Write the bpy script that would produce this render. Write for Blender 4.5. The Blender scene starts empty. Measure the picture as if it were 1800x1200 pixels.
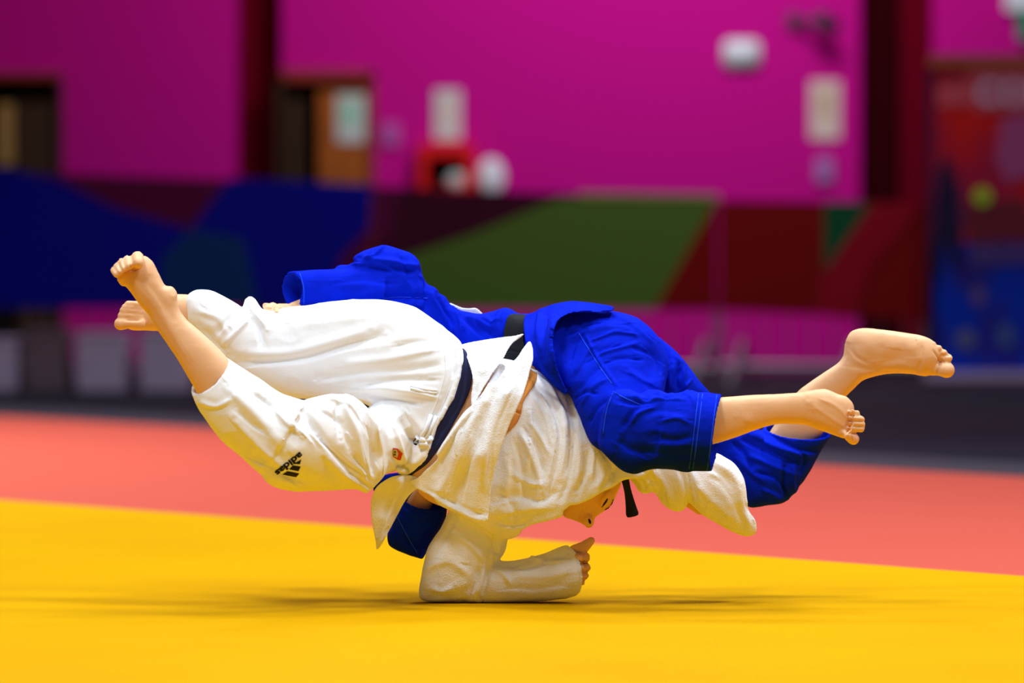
import bpy, bmesh, math, random
import numpy as np
from mathutils import Vector, Matrix
from mathutils.geometry import delaunay_2d_cdt
from mathutils.bvhtree import BVHTree

random.seed(4); np.random.seed(4)
SC = bpy.context.scene
COL = SC.collection
# ------------------------------------------------------------------ camera
F = 7500.0                                   # focal length in pixels of the 1800 px wide frame
CAMLOC = np.array([0.0, -10.0, 0.853])
PITCH = math.atan(180.0 / F)
cam_d = bpy.data.cameras.new('camera'); cam = bpy.data.objects.new('camera', cam_d); COL.objects.link(cam)
cam.location = CAMLOC; cam.rotation_euler = (math.pi / 2 - PITCH, 0, 0)
cam_d.sensor_width = 36.0; cam_d.lens = F * 36.0 / 1800.0
cam_d.clip_start = 0.1; cam_d.clip_end = 200
cam_d.dof.use_dof = True; cam_d.dof.focus_distance = 9.95; cam_d.dof.aperture_fstop = 1.85
SC.camera = cam
# ------------------------------------------------------------------ world, lamps, exposure
SC.view_settings.view_transform = 'Standard'; SC.view_settings.look = 'None'
SC.view_settings.gamma = 1.0; SC.view_settings.use_curve_mapping = False
SC.view_settings.exposure = 0.27
w = bpy.data.worlds.new('world'); SC.world = w; w.use_nodes = True
w.node_tree.nodes['Background'].inputs[0].default_value = (0.80, 0.88, 1.0, 1)
w.node_tree.nodes['Background'].inputs[1].default_value = 0.08

def area(name, loc, target, size, power, col=(1, 1, 1)):
    d = bpy.data.lights.new(name, 'AREA'); d.shape = 'SQUARE'; d.size = size; d.energy = power; d.color = col
    o = bpy.data.objects.new(name, d); COL.objects.link(o); o.location = loc
    o.rotation_euler = (Vector(target) - Vector(loc)).to_track_quat('-Z', 'Y').to_euler(); return o
for (x, y, p) in ((-2.8, -3.6, 215), (3.2, -3.6, 215), (-2.4, -0.8, 110), (3.2, -0.2, 230), (-3.0, 4.2, 190), (3.0, 4.2, 170), (0.2, 1.2, 120), (-4.3, 7.5, 260)):
    area('hall_lamp', (x, y, 7.5), (x, y, 0), 1.3, p, (0.84, 0.92, 1.0)).data.spread = math.radians(150 if y < 7 else 85)  # the narrow rear left one is added to brighten the mats there
area('far_hall_lamp', (1.1, 15.2, 5.2), (1.0, 19, 1.0), 1.6, 170, (0.95, 0.97, 1.0))

def P(px, py, Y):                            # frame point at a given depth -> world
    px = np.asarray(px, float); py = np.asarray(py, float); Y = np.asarray(Y, float)
    a = (px - 900.0) / F; b = (600.0 - py) / F
    c, s = math.cos(PITCH), math.sin(PITCH)
    dy = c + b * s; dz = b * c - s
    t = (Y - CAMLOC[1]) / dy
    return np.stack([a * t + 0 * t, Y + 0 * t, CAMLOC[2] + dz * t], -1)
def Q(co):                                   # world -> frame pixels
    d = co - CAMLOC; c, s = math.cos(PITCH), math.sin(PITCH)
    f = d[:, 1] * c - d[:, 2] * s; u = d[:, 1] * s + d[:, 2] * c
    return np.stack([900 + F * d[:, 0] / f, 600 - F * u / f], -1)
def G(px, py, z=0.0):                        # frame point on the ground plane
    b = (600.0 - py) / F; c, s = math.cos(PITCH), math.sin(PITCH)
    t = (z - CAMLOC[2]) / (b * c - s)
    return ((px - 900.0) / F * t, CAMLOC[1] + (c + b * s) * t)

# ------------------------------------------------------------------ materials
def mat(name, col, rough=0.6, spec=0.3, noise=None, bump=None, sheen=0, sss=0, emit=None, metal=0):
    m = bpy.data.materials.new(name); m.use_nodes = True; nt = m.node_tree; b = nt.nodes['Principled BSDF']
    b.inputs['Base Color'].default_value = (*col, 1); b.inputs['Roughness'].default_value = rough
    b.inputs['Specular IOR Level'].default_value = spec; b.inputs['Metallic'].default_value = metal
    if sheen: b.inputs['Sheen Weight'].default_value = sheen
    if sss:
        b.inputs['Subsurface Weight'].default_value = sss
        b.inputs['Subsurface Radius'].default_value = (0.02, 0.008, 0.004); b.inputs['Subsurface Scale'].default_value = 0.6
    if emit:
        b.inputs['Emission Color'].default_value = (*emit[0], 1); b.inputs['Emission Strength'].default_value = emit[1]
    tc = nt.nodes.new('ShaderNodeTexCoord')
    if noise:                                # (scale, second colour, low, high)
        n = nt.nodes.new('ShaderNodeTexNoise'); n.inputs['Scale'].default_value = noise[0]; n.inputs['Detail'].default_value = 4
        nt.links.new(tc.outputs['Object'], n.inputs['Vector'])
        r = nt.nodes.new('ShaderNodeValToRGB'); r.color_ramp.elements[0].position = noise[2]; r.color_ramp.elements[1].position = noise[3]
        r.color_ramp.elements[0].color = (*col, 1); r.color_ramp.elements[1].color = (*noise[1], 1)
        nt.links.new(n.outputs['Fac'], r.inputs[0]); nt.links.new(r.outputs[0], b.inputs['Base Color'])
    if bump:                                 # list of (kind, scale, strength, distance)
        prev = None
        for (kind, sc, st, di) in bump:
            if kind == 'noise':
                t = nt.nodes.new('ShaderNodeTexNoise'); t.inputs['Scale'].default_value = sc; t.inputs['Detail'].default_value = 3; out = t.outputs['Fac']
            elif kind == 'voronoi':
                t = nt.nodes.new('ShaderNodeTexVoronoi'); t.inputs['Scale'].default_value = sc; out = t.outputs['Distance']
            else:
                t = nt.nodes.new('ShaderNodeTexWave'); t.inputs['Scale'].default_value = sc; out = t.outputs['Fac']
            nt.links.new(tc.outputs['Object'], t.inputs['Vector'])
            bn = nt.nodes.new('ShaderNodeBump'); bn.inputs['Strength'].default_value = st; bn.inputs['Distance'].default_value = di
            nt.links.new(out, bn.inputs['Height'])
            if prev: nt.links.new(prev.outputs[0], bn.inputs['Normal'])
            prev = bn
        nt.links.new(prev.outputs[0], b.inputs['Normal'])
    return m
M = {
 'yellow': mat('yellow_mat_vinyl', (0.585, 0.300, 0.0), 0.65, 0.02, noise=(1.3, (0.56, 0.270, 0.0), .35, .7), bump=[('noise', 260, .15, .002)]),
 'red': mat('red_mat_vinyl', (0.56, 0.088, 0.052), 0.5, 0.12, bump=[('noise', 260, .15, .002)]),
 'floor': mat('dark_hall_floor', (0.016, 0.018, 0.027), 0.7, 0.1, noise=(1.5, (0.021, 0.021, 0.030), .4, .6)),
 'edge': mat('grey_edge_strip', (0.05, 0.05, 0.06), 0.6, 0.3),
 'magenta': mat('magenta_wall_paint', (0.60, 0.005, 0.265), 0.8, 0.04),
 'maroon': mat('maroon_pillar', (0.14, 0.0006, 0.010), 0.9, 0.03),  # deeper red than the magenta walls
 'maroon_dark': mat('dark_maroon_pillar', (0.032, 0.0006, 0.003), 0.9, 0.02),  # near-black red for the left half of the right-hand pillar
 'gi': mat('white_cotton', (0.88, 0.895, 0.93), 0.85, 0.12, sheen=.15, bump=[('noise', 900, .12, .001), ('noise', 22, .22, .01)]),
 'gi_weave': mat('white_pearl_weave_cotton', (0.88, 0.895, 0.93), 0.9, 0.1, sheen=.15, bump=[('voronoi', 330, .42, .0015), ('noise', 26, .25, .01)]),
 'blue': mat('blue_cotton', (0.001, 0.012, 0.50), 0.85, 0.05, noise=(14, (0.001, 0.016, 0.60), .4, .65), bump=[('noise', 700, .15, .001), ('noise', 24, .3, .01)]),
 'stitch': mat('blue_stitching', (0.02, 0.09, 1.0), 0.8, 0.05),
 'navy': mat('navy_elastic', (0.022, 0.026, 0.085), 0.8, 0.15, bump=[('noise', 500, .2, .001)]),
 'black': mat('black_belt_cotton', (0.008, 0.009, 0.012), 0.75, 0.2, bump=[('wave', 90, .3, .001)]),
 'orange': mat('orange_belt_cotton', (0.62, 0.24, 0.045), 0.8, 0.15, bump=[('wave', 120, .4, .001)]),
 'skin': mat('skin', (0.78, 0.44, 0.225), 0.5, 0.25, sss=.10, noise=(9, (0.82, 0.48, 0.265), .35, .65), bump=[('noise', 120, .10, .002)]),
 'nail': mat('toe_nail', (0.80, 0.42, 0.30), 0.3, 0.5),
 'dark': mat('dark_brown', (0.012, 0.005, 0.003), 0.6, 0.2),
 'ink': mat('black_print', (0.006, 0.005, 0.006), 0.6, 0.2),
 'white': mat('white_plastic', (0.78, 0.78, 0.86), 0.5, 0.4),
 'cream': mat('cream_paper', (0.74, 0.55, 0.50), 0.7, 0.2),
 'paper': mat('grey_white_paper', (0.62, 0.60, 0.60), 0.7, 0.2),
 'green': mat('pale_green_paper', (0.33, 0.62, 0.46), 0.7, 0.2),
 'signgreen': mat('teal_green_sign', (0.0, 0.25, 0.14), 0.6, 0.3),
 'door': mat('brown_wood_door', (0.42, 0.09, 0.003), 0.6, 0.3, noise=(6, (0.34, 0.075, 0.002), .4, .6)),
 'doorframe': mat('red_brown_wood', (0.30, 0.022, 0.012), 0.6, 0.3),
 'dark_door': mat('dark_brown_wood', (0.045, 0.014, 0.003), 0.6, 0.3),
 'void': mat('opening_shade', (0.004, 0.002, 0.001), 0.9, 0.0),  # near-black sheet: the darkness inside doorways and cabinet is put into the colour
 'cabinet': mat('red_steel', (0.80, 0.001, 0.002), 0.5, 0.3),
 'steel': mat('grey_steel', (0.22, 0.21, 0.24), 0.45, 0.5, metal=.4),
 'camgrey': mat('dark_grey_plastic', (0.06, 0.04, 0.06), 0.6, 0.3),
 'b_blue': mat('print_navy_blue', (0.0, 0.0004, 0.24), 0.7, 0.1),
 'b_mar': mat('print_dark_plum', (0.085, 0.001, 0.035), 0.7, 0.1),
 'b_dmar': mat('print_darkest_plum', (0.045, 0.0008, 0.014), 0.7, 0.1),
 'b_teal': mat('print_dark_teal', (0.003, 0.026, 0.13), 0.7, 0.1),
 'b_green': mat('print_olive_green', (0.075, 0.135, 0.018), 0.7, 0.1),
 'b_lime': mat('print_pale_lime', (0.30, 0.30, 0.09), 0.7, 0.1),
 'b_red': mat('print_dark_red', (0.19, 0.0008, 0.002), 0.7, 0.1),
 'b_crim': mat('print_crimson', (0.27, 0.001, 0.012), 0.7, 0.1),
 'b_dgreen': mat('print_dark_green', (0.004, 0.065, 0.024), 0.7, 0.1),
 'p_red': mat('poster_red', (0.72, 0.012, 0.010), 0.6, 0.1, noise=(2.2, (0.40, 0.010, 0.05), .40, .62)),
 'p_blue': mat('poster_blue', (0.002, 0.03, 0.48), 0.6, 0.1, noise=(3.0, (0.03, 0.016, 0.22), .42, .65)),
 'p_white': mat('poster_lilac_white', (0.62, 0.40, 0.62), 0.6, 0.2),
 'p_pink': mat('poster_pale_red', (0.68, 0.08, 0.12), 0.6, 0.2),
 'p_dark': mat('poster_dark_violet', (0.012, 0.002, 0.045), 0.6, 0.2),
 'lime': mat('yellow_green_paint', (0.40, 0.62, 0.02), 0.6, 0.2),
 'timber': mat('brown_timber', (0.36, 0.08, 0.03), 0.7, 0.2),
 'crate': mat('pinkish_grey_plastic', (0.50, 0.36, 0.52), 0.6, 0.3),
 'crate2': mat('dark_taupe_plastic', (0.16, 0.09, 0.12), 0.6, 0.3),
 'brown': mat('brown_card', (0.42, 0.22, 0.07), 0.8, 0.1),
}

# ------------------------------------------------------------------ object helpers
def mesh_obj(name, verts, faces, material, parent=None, smooth=False, mats=None, fmat=None):
    me = bpy.data.meshes.new(name); me.from_pydata([tuple(map(float, v)) for v in verts], [], [tuple(int(i) for i in f) for f in faces])
    for mm in (mats or [material]): me.materials.append(mm)
    if fmat is not None: me.polygons.foreach_set('material_index', np.array(fmat, dtype=np.int32))
    if smooth: me.polygons.foreach_set('use_smooth', np.ones(len(me.polygons), dtype=bool))
    me.update()
    o = bpy.data.objects.new(name, me); COL.objects.link(o)
    if parent is not None:
        o.parent = parent; o.matrix_parent_inverse = Matrix.Translation(-Vector(parent.location))
    return o
def empty(name, loc, label, cat, group=None):
    o = bpy.data.objects.new(name, None); COL.objects.link(o); o.location = loc; o.empty_display_size = .1
    o['label'] = label; o['category'] = cat
    if group: o['group'] = group
    return o
def tag(o, label=None, cat=None, group=None, kind=None):
    if label: o['label'] = label
    if cat: o['category'] = cat
    if group: o['group'] = group
    if kind: o['kind'] = kind
    return o
class MB:
    def __init__(s): s.v = []; s.f = []; s.m = []; s.mats = []
    def mi(s, m):
        if m not in s.mats: s.mats.append(m)
        return s.mats.index(m)
    def add(s, v, f, m):
        o = len(s.v); s.v += [tuple(map(float, p)) for p in v]; s.f += [tuple(int(i) + o for i in q) for q in f]; s.m += [s.mi(m)] * len(f)
    def box(s, a, b, m, bev=0.0):
        x0, y0, z0 = a; x1, y1, z1 = b
        bm = bmesh.new(); bmesh.ops.create_cube(bm, size=1)
        for v in bm.verts: v.co = Vector(((x0 + x1) / 2 + v.co.x * (x1 - x0), (y0 + y1) / 2 + v.co.y * (y1 - y0), (z0 + z1) / 2 + v.co.z * (z1 - z0)))
        if bev: bmesh.ops.bevel(bm, geom=bm.edges[:], offset=bev, segments=2, affect='EDGES')
        s.bm(bm, m)
    def bm(s, bm, m):
        bm.verts.index_update(); s.add([v.co[:] for v in bm.verts], [[v.index for v in f.verts] for f in bm.faces], m); bm.free()
    def tube(s, pts, r, m, n=10):
        pts = [Vector(p) for p in pts]; rings = []; f = []
        for i, p in enumerate(pts):
            d = (pts[min(i + 1, len(pts) - 1)] - pts[max(i - 1, 0)]).normalized()
            u = d.orthogonal().normalized(); v = d.cross(u)
            rr = r[i] if isinstance(r, (list, tuple)) else r
            rings += [p + (u * math.cos(2 * math.pi * k / n) + v * math.sin(2 * math.pi * k / n)) * rr for k in range(n)]
        for i in range(len(pts) - 1):
            for k in range(n): f.append((i * n + k, i * n + (k + 1) % n, (i + 1) * n + (k + 1) % n, (i + 1) * n + k))
        f.append(tuple(range(n))[::-1]); f.append(tuple((len(pts) - 1) * n + k for k in range(n)))
        s.add(rings, f, m)
    def prism(s, poly_px, Y, depth, m):      # flat shape standing in the plane of depth Y, built with real thickness
        n = len(poly_px); a = np.array(poly_px, float)
        fr = P(a[:, 0], a[:, 1], np.full(n, Y)); bk = fr + np.array([0, depth, 0])
        s.add(np.concatenate([fr, bk]), [tuple(range(n)), tuple(range(2 * n - 1, n - 1, -1))] + [(i, n + i, n + (i + 1) % n, (i + 1) % n) for i in range(n)], m)
    def build(s, name, parent=None, smooth=False):
        return mesh_obj(name, s.v, s.f, None, parent, smooth, mats=s.mats, fmat=s.m)
def px_box(mb, x0, y0, x1, y1, Y, d, m, bev=0.0):
    a = P(x0, y0, Y); b = P(x1, y1, Y)
    mb.box((min(a[0], b[0]), Y, min(a[2], b[2])), (max(a[0], b[0]), Y + d, max(a[2], b[2])), m, bev)

# ------------------------------------------------------------------ floor and mats
m = MB(); m.box((-18, -14, -0.14), (18, 30, -0.04), M['floor']); tag(m.build('floor'), kind='structure')
def line_through(p, q, ext):
    p = np.array(p); q = np.array(q); d = (q - p) / np.linalg.norm(q - p); return p - d * ext, q + d * ext
a1, b1 = line_through(G(0, 878), G(1800, 1012), 6)
a2, b2 = line_through(G(0, 730), G(1800, 838), 5)
def slab(name, poly, z0, z1, m, label, cat, kind=None):
    bm = bmesh.new(); vs = [bm.verts.new((x, y, z0)) for x, y in poly]; f = bm.faces.new(vs)
    if f.normal.z > 0 or True: bm.normal_update()
    r = bmesh.ops.extrude_face_region(bm, geom=[f]); 
    for v in r['geom']:
        if isinstance(v, bmesh.types.BMVert): v.co.z = z1
    bmesh.ops.recalc_face_normals(bm, faces=bm.faces[:])
    mb = MB(); mb.bm(bm, m); return tag(mb.build(name), label, cat, kind=kind)
slab('judo_mat', [tuple(a1), tuple(b1), (b1[0], -13), (a1[0], -13)], -0.04, 0.0, M['yellow'], 'bright yellow judo mat area under the two wrestlers', 'mat')
slab('judo_mat', [tuple(a2), tuple(b2), tuple(b1 + 0.0), tuple(a1)], -0.04, -0.0005, M['red'], 'salmon red judo mat band behind the yellow mat', 'mat')
n = (b2 - a2) / np.linalg.norm(b2 - a2); nn = np.array([-n[1], n[0]]); nn = nn if nn[1] > 0 else -nn
slab('trim_1', [tuple(a2 + nn * .02), tuple(b2 + nn * .02), tuple(b2 + nn * 1.1), tuple(a2 + nn * 1.1)], -0.04, -0.03, M['edge'], None, None, 'structure')

# ------------------------------------------------------------------ walls, pillars, doors
WY = 19.0
def wall(name, x0, x1, mt, Y=WY, y0=-700, depth=.3):
    m = MB(); a = P(x0, 0, Y); b = P(x1, 0, Y); m.box((a[0], Y, -0.04), (b[0], Y + depth, 6.5), mt); return tag(m.build(name), kind='structure')
wall('wall_left', -3200, 415, M['magenta'])
wall('wall_back', 495, 1512, M['magenta'])
wall('wall_right', 1640, 5000, M['magenta'])
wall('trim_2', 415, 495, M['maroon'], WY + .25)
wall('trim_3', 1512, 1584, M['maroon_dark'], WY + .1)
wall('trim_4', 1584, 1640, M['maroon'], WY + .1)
# open double doorway, centre left
Yd = WY - .05
m = MB(); px_box(m, 490, 128, 655, 655, Yd + .045, .004, M['void']); tag(m.build('door_1'), kind='structure')
d1 = bpy.data.objects['door_1']
m = MB(); px_box(m, 486, 122, 660, 142, Yd - .03, .07, M['doorframe']); px_box(m, 646, 128, 660, 655, Yd - .03, .07, M['doorframe']); px_box(m, 486, 128, 498, 655, Yd - .03, .07, M['dark_door']); m.build('door_frame', d1)
m = MB(); px_box(m, 560, 160, 646, 655, Yd, .04, M['door']); m.build('door_leaf', d1)
m = MB(); px_box(m, 508, 175, 532, 655, Yd, .04, M['dark_door']); m.build('door_leaf', d1)
m = MB(); px_box(m, 592, 166, 642, 250, Yd - .012, .01, M['paper']); px_box(m, 602, 176, 630, 222, Yd - .016, .004, M['green'])
tag(m.build('notice_sheet'), 'pale green and white notice sheet taped to the brown door leaf', 'notice')
m = MB(); px_box(m, -160, 134, 104, 655, Yd + .045, .004, M['void']); d2 = tag(m.build('door_2'), kind='structure')
m = MB(); px_box(m, -160, 126, 108, 138, Yd - .03, .07, M['doorframe']); px_box(m, 100, 134, 110, 655, Yd - .03, .07, M['dark_door']); m.build('door_frame', d2)
m = MB(); px_box(m, 30, 180, 96, 655, Yd, .04, M['dark_door']); m.build('door_leaf', d2)
m = MB(); px_box(m, -4, 182, 24, 290, Yd, .02, M['brown']); m.build('door_glazing', d2)
# things on the back wall
m = MB(); px_box(m, 671, 216, 702, 256, WY - .03, .03, mat('lilac_plastic', (.5, .09, .42), .5), .006); tag(m.build('light_switch'), 'small lilac switch plate on magenta wall beside the open doorway', 'switch')
m = MB(); px_box(m, 764, 158, 810, 246, WY - .012, .012, M['paper']); px_box(m, 776, 172, 800, 212, WY - .014, .003, M['cream']); tag(m.build('notice_board'), 'narrow upright grey white sign above the red hose cabinet', 'sign')
fc = empty('fire_hose_cabinet', tuple(P(784, 292, WY)), 'red steel fire hose cabinet on the magenta wall', 'cabinet')
m = MB(); px_box(m, 734, 252, 836, 276, WY - .16, .16, M['cabinet']); px_box(m, 734, 276, 752, 348, WY - .16, .16, M['cabinet']); px_box(m, 818, 276, 836, 348, WY - .16, .16, M['cabinet']); px_box(m, 752, 330, 818, 348, WY - .16, .16, M['cabinet']); m.build('cabinet_body', fc)
m = MB(); px_box(m, 752, 276, 818, 330, WY - .02, .01, M['void']); m.build('back_panel', fc)
m = MB(); c = P(803, 318, WY - .1); bm = bmesh.new(); bmesh.ops.create_uvsphere(bm, u_segments=16, v_segments=10, radius=.075)
for v in bm.verts: v.co = Vector((v.co.x, v.co.y * .6, v.co.z * .8)) + Vector(c)
m.bm(bm, M['paper']); m.build('hose_reel', fc, True)
m = MB(); c = P(863, 311, WY - .05); bm = bmesh.new(); bmesh.ops.create_uvsphere(bm, u_segments=20, v_segments=12, radius=.1)
for v in bm.verts: v.co = Vector((v.co.x * .95, v.co.y * .5, v.co.z * 1.28)) + Vector(c)
m.bm(bm, M['white']); tag(m.build('wall_dispenser', smooth=True), 'rounded white dispenser on wall right of the red hose cabinet', 'dispenser')
m = MB(); px_box(m, 1272, 70, 1336, 120, WY - .06, .06, M['white'], .02); tag(m.build('emergency_light', smooth=True), 'white rounded emergency light box high on the magenta wall', 'light box')
cc = empty('security_camera', tuple(P(1450, 40, WY)), 'dark grey security camera on an arm high on the wall', 'camera')
m = MB(); a = P(1394, 36, WY - .05); b = P(1440, 40, WY - .2); m.tube([a, b], .022, M['camgrey']); px_box(m, 1384, 22, 1404, 50, WY - .06, .06, M['camgrey'], .01); m.build('bracket', cc)
m = MB(); m.tube([P(1432, 34, WY - .2), P(1450, 40, WY - .22), P(1466, 48, WY - .28)], [.05, .075, .06], M['camgrey'], 16); m.build('camera_housing', cc)
m = MB(); px_box(m, 1424, 142, 1476, 244, WY - .012, .012, M['cream']); px_box(m, 1436, 160, 1464, 205, WY - .014, .003, mat('tan_paper', (.6, .42, .3), .7)); tag(m.build('wall_sign'), 'cream upright sign on the wall below the security camera', 'sign')
m = MB(); px_box(m, 1434, 276, 1464, 322, WY - .05, .05, mat('violet_plastic', (.40, .16, .46), .5), .015); tag(m.build('call_point'), 'small violet box on the wall under the cream sign', 'wall box')
ex = empty('exit_sign', tuple(P(1800, 30, WY)), 'white and teal green hanging sign at upper right corner', 'sign')
m = MB(); px_box(m, 1768, -20, 1860, 18, WY - .1, .06, M['white']); m.build('sign_panel', ex)
m = MB(); px_box(m, 1790, 18, 1860, 70, WY - .1, .06, M['signgreen']); m.build('sign_face', ex)

# ------------------------------------------------------------------ crowd barriers with printed covers
BY = 16.0
def barrier(x0, x1, ytl, ytr, yb0, yb1, pieces, base, label, legs, bars=True):
    o = empty('crowd_barrier', (float(P((x0 + x1) / 2, 670, BY)[0]), BY, -0.04), label, 'barrier', None)
    m = MB(); m.prism([(x0, ytl), (x1, ytr), (x1, yb1), (x0, yb0)], BY, .03, base)
    for poly, mt in pieces: m.prism(poly, BY - .006, .008, mt)
    m.build('printed_cover', o)
    m = MB(); z = lambda px, py: P(px, py, BY + .02)
    m.tube([z(x0 + 4, ytl + 6), z(x1 - 4, ytr + 6)], .017, M['steel']); m.tube([z(x0 + 4, 642), z(x1 - 4, 646)], .017, M['steel'])
    for px in (x0 + 5, x1 - 5): m.tube([z(px, 356), z(px, 668)], .013, M['steel'])
    m.build('frame', o)
    if bars:
        m = MB()
        k = max(6, int((x1 - x0) / 38))
        for i in range(1, k):
            px = x0 + (x1 - x0) * i / k; m.tube([z(px, 530), z(px, 644)], .004, M['steel'], 6)
        m.build('bars', o)
    for px in legs:
        m = MB(); a = z(px, 600); m.tube([Vector(a), Vector((a[0] - .10, BY - .35, -.03))], .016, M['steel']); m.tube([Vector(a), Vector((a[0] + .10, BY + .38, -.03))], .016, M['steel']); m.build('leg', o)
    return o
barrier(-260, 653, 292, 325, 538, 540, [
  ([(-260, 292), (0, 295), (95, 312), (200, 365), (335, 402), (285, 450), (276, 541), (-260, 541)], M['b_blue']),
  ([(335, 402), (430, 418), (455, 540), (276, 541), (285, 450)], M['b_teal']),
  ([(405, 312), (655, 325), (648, 400), (600, 450), (575, 541), (455, 541), (430, 418), (335, 402)], M['b_blue'])],
  M['b_mar'], 'barrier with blue and plum printed cover behind the white trouser legs', (60, 590))
barrier(656, 1261, 328, 350, 542, 545, [
  ([(655, 328), (700, 330), (690, 420), (655, 430)], M['b_mar']),
  ([(988, 347), (1260, 350), (1150, 544), (655, 543), (655, 470), (830, 412)], M['b_green']),
  ([(1020, 338), (1264, 342), (1264, 354), (1010, 352)], M['b_lime']),
  ([(1260, 350), (1260, 545), (1150, 544)], M['b_red'])],
  M['b_dmar'], 'barrier with olive green and dark plum cover above the blue jacket', (700, 1240))
barrier(1264, 1630, 352, 356, 545, 562, [
  ([(1448, 354), (1532, 357), (1448, 478)], M['b_dgreen']),
  ([(1532, 357), (1628, 356), (1530, 470), (1500, 560), (1432, 552), (1448, 478)], M['b_crim'])],
  M['b_red'], 'barrier with dark red printed cover above the raised sole', (1305, 1500))
# crates on the floor behind the left barrier
for (x0, x1, y0, y1, mt, lb) in ((-60, 30, 600, 655, 'crate', 'pinkish grey crate at the left edge behind the barrier'),
                                 (44, 118, 585, 655, 'crate2', 'dark taupe crate second from left edge behind the barrier'),
                                 (134, 222, 590, 658, 'crate', 'pinkish grey crate below and left of the lower foot'),
                                 (246, 330, 585, 658, 'crate', 'pinkish grey crate directly below the bare feet')):
    m = MB(); a_ = P(x0, y0, 15.0); b_ = P(x1, y0, 15.0); m.box((a_[0], 15.0, -.04), (b_[0], 15.35, a_[2]), M[mt], .012); cr = tag(m.build('storage_crate'), lb, 'crate', 'crates behind the left barrier')
    m = MB(); px_box(m, x0 - 2, y0 - 5, x1 + 2, y0 + 2, 14.98, .39, M[mt], .008); m.build('lid', cr)

# ------------------------------------------------------------------ poster stand at the right
PY = 15.4
ps = empty('poster_stand', (float(P(1760, 660, PY)[0]), PY, -0.04), 'tall red and blue printed backdrop in a timber frame at right', 'backdrop')
m = MB(); m.prism([(1644, 118), (2060, 118), (2060, 654), (1636, 654)], PY, .05, M['p_blue'])
m.prism([(1645, 118), (2060, 118), (2060, 425), (1640, 425)], PY - .006, .01, M['p_red'])
m.prism([(1700, 120), (2060, 120), (2060, 195), (1712, 195)], PY - .010, .004, M['p_pink'])
m.prism([(1648, 148), (1700, 142), (1712, 182), (1650, 188)], PY - .011, .004, M['p_pink'])
for poly in ([(1760, 210), (1830, 190), (1830, 300), (1770, 320), (1750, 280)],): m.prism(poly, PY - .011, .004, mat('poster_mauve', (.42, .06, .22), .6))
m.prism([(1650, 300), (1662, 268), (1676, 300), (1684, 350), (1692, 460), (1678, 480), (1662, 420), (1650, 500), (1640, 440), (1644, 350)], PY - .012, .004, M['p_dark'])
m.prism([(1668, 330), (1690, 320), (1700, 380), (1690, 430), (1672, 400)], PY - .010, .004, mat('poster_plum', (.14, .003, .06), .6))
m.prism([(1700, 360), (1800, 345), (1830, 420), (1700, 430)], PY - .010, .004, mat('poster_wine', (.16, .003, .02), .6))
m.prism([(1706, 432), (1840, 428), (1840, 462), (1708, 466)], PY - .013, .004, mat('poster_dusk_lilac', (.07, .03, .19), .6))
def disc(px, py, r, rr=1.0, n=20): return [(px + r * math.cos(t * 2 * math.pi / n), py + r * rr * math.sin(t * 2 * math.pi / n)) for t in range(n)]
m.prism(disc(1727, 345, 15), PY - .018, .012, M['lime'])
m.prism(disc(1720, 520, 13, 1.3), PY - .013, .004, mat('poster_dim_mauve', (.12, .06, .22), .6))
m.prism(disc(1697, 596, 18, 1.0), PY - .013, .004, mat('poster_dim_grey', (.10, .10, .24), .6))
m.prism(disc(1768, 590, 15, 1.4), PY - .013, .004, mat('poster_dim_blue', (.05, .09, .30), .6))
m.build('printed_panel', ps)
fd = bpy.data.curves.new('lettering', 'FONT'); fd.body = 'CON'; fd.size = .2; fd.extrude = .002; fd.offset = .006
fo = bpy.data.objects.new('t', fd); COL.objects.link(fo)
tm = bpy.data.meshes.new_from_object(fo.evaluated_get(bpy.context.evaluated_depsgraph_get())); bpy.data.objects.remove(fo); tm.materials.clear(); tm.materials.append(M['p_white'])
fo = bpy.data.objects.new('lettering', tm); COL.objects.link(fo)
fo.parent = ps; fo.rotation_euler = (math.pi / 2, 0, 0); fo.location = Vector(P(1716, 182, PY - .02)) - ps.location
m = MB(); px_box(m, 1636, 96, 2070, 118, PY - .03, .09, M['timber']); px_box(m, 1632, 118, 1644, 668, PY + .0, .06, M['p_dark']); m.build('frame', ps)
m = MB(); px_box(m, 1630, 654, 2070, 668, PY - .1, .3, M['crate']); m.build('base', ps)

# =================================================================== figure modelling tools
def catmull(p, k=4, closed=True):
    p = np.array(p, float); n = len(p); out = []
    rng = range(n) if closed else range(n - 1)
    for i in rng:
        g = (lambda j: p[j % n]) if closed else (lambda j: p[min(max(j, 0), n - 1)])
        a, b, c, d = g(i - 1), g(i), g(i + 1), g(i + 2)
        for s in range(k):
            t = s / k
            out.append(.5 * ((2 * b) + (-a + c) * t * .8 + (2 * a * 1 - 5 * b + 4 * c - d) * t * t + (-a + 3 * b - 3 * c + d) * t ** 3) if False else
                       (2 * t**3 - 3 * t**2 + 1) * b + (t**3 - 2 * t**2 + t) * (c - a) * .42 + (-2 * t**3 + 3 * t**2) * c + (t**3 - t**2) * (d - b) * .42)
    if not closed: out.append(p[-1])
    return np.array(out)
def resample(p, step):
    q = np.vstack([p, p[:1]]); d = np.linalg.norm(np.diff(q, axis=0), axis=1); s = np.concatenate([[0], np.cumsum(d)])
    n = max(12, int(s[-1] / step)); t = np.linspace(0, s[-1], n, endpoint=False)
    return np.stack([np.interp(t, s, q[:, 0]), np.interp(t, s, q[:, 1])], -1)
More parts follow.
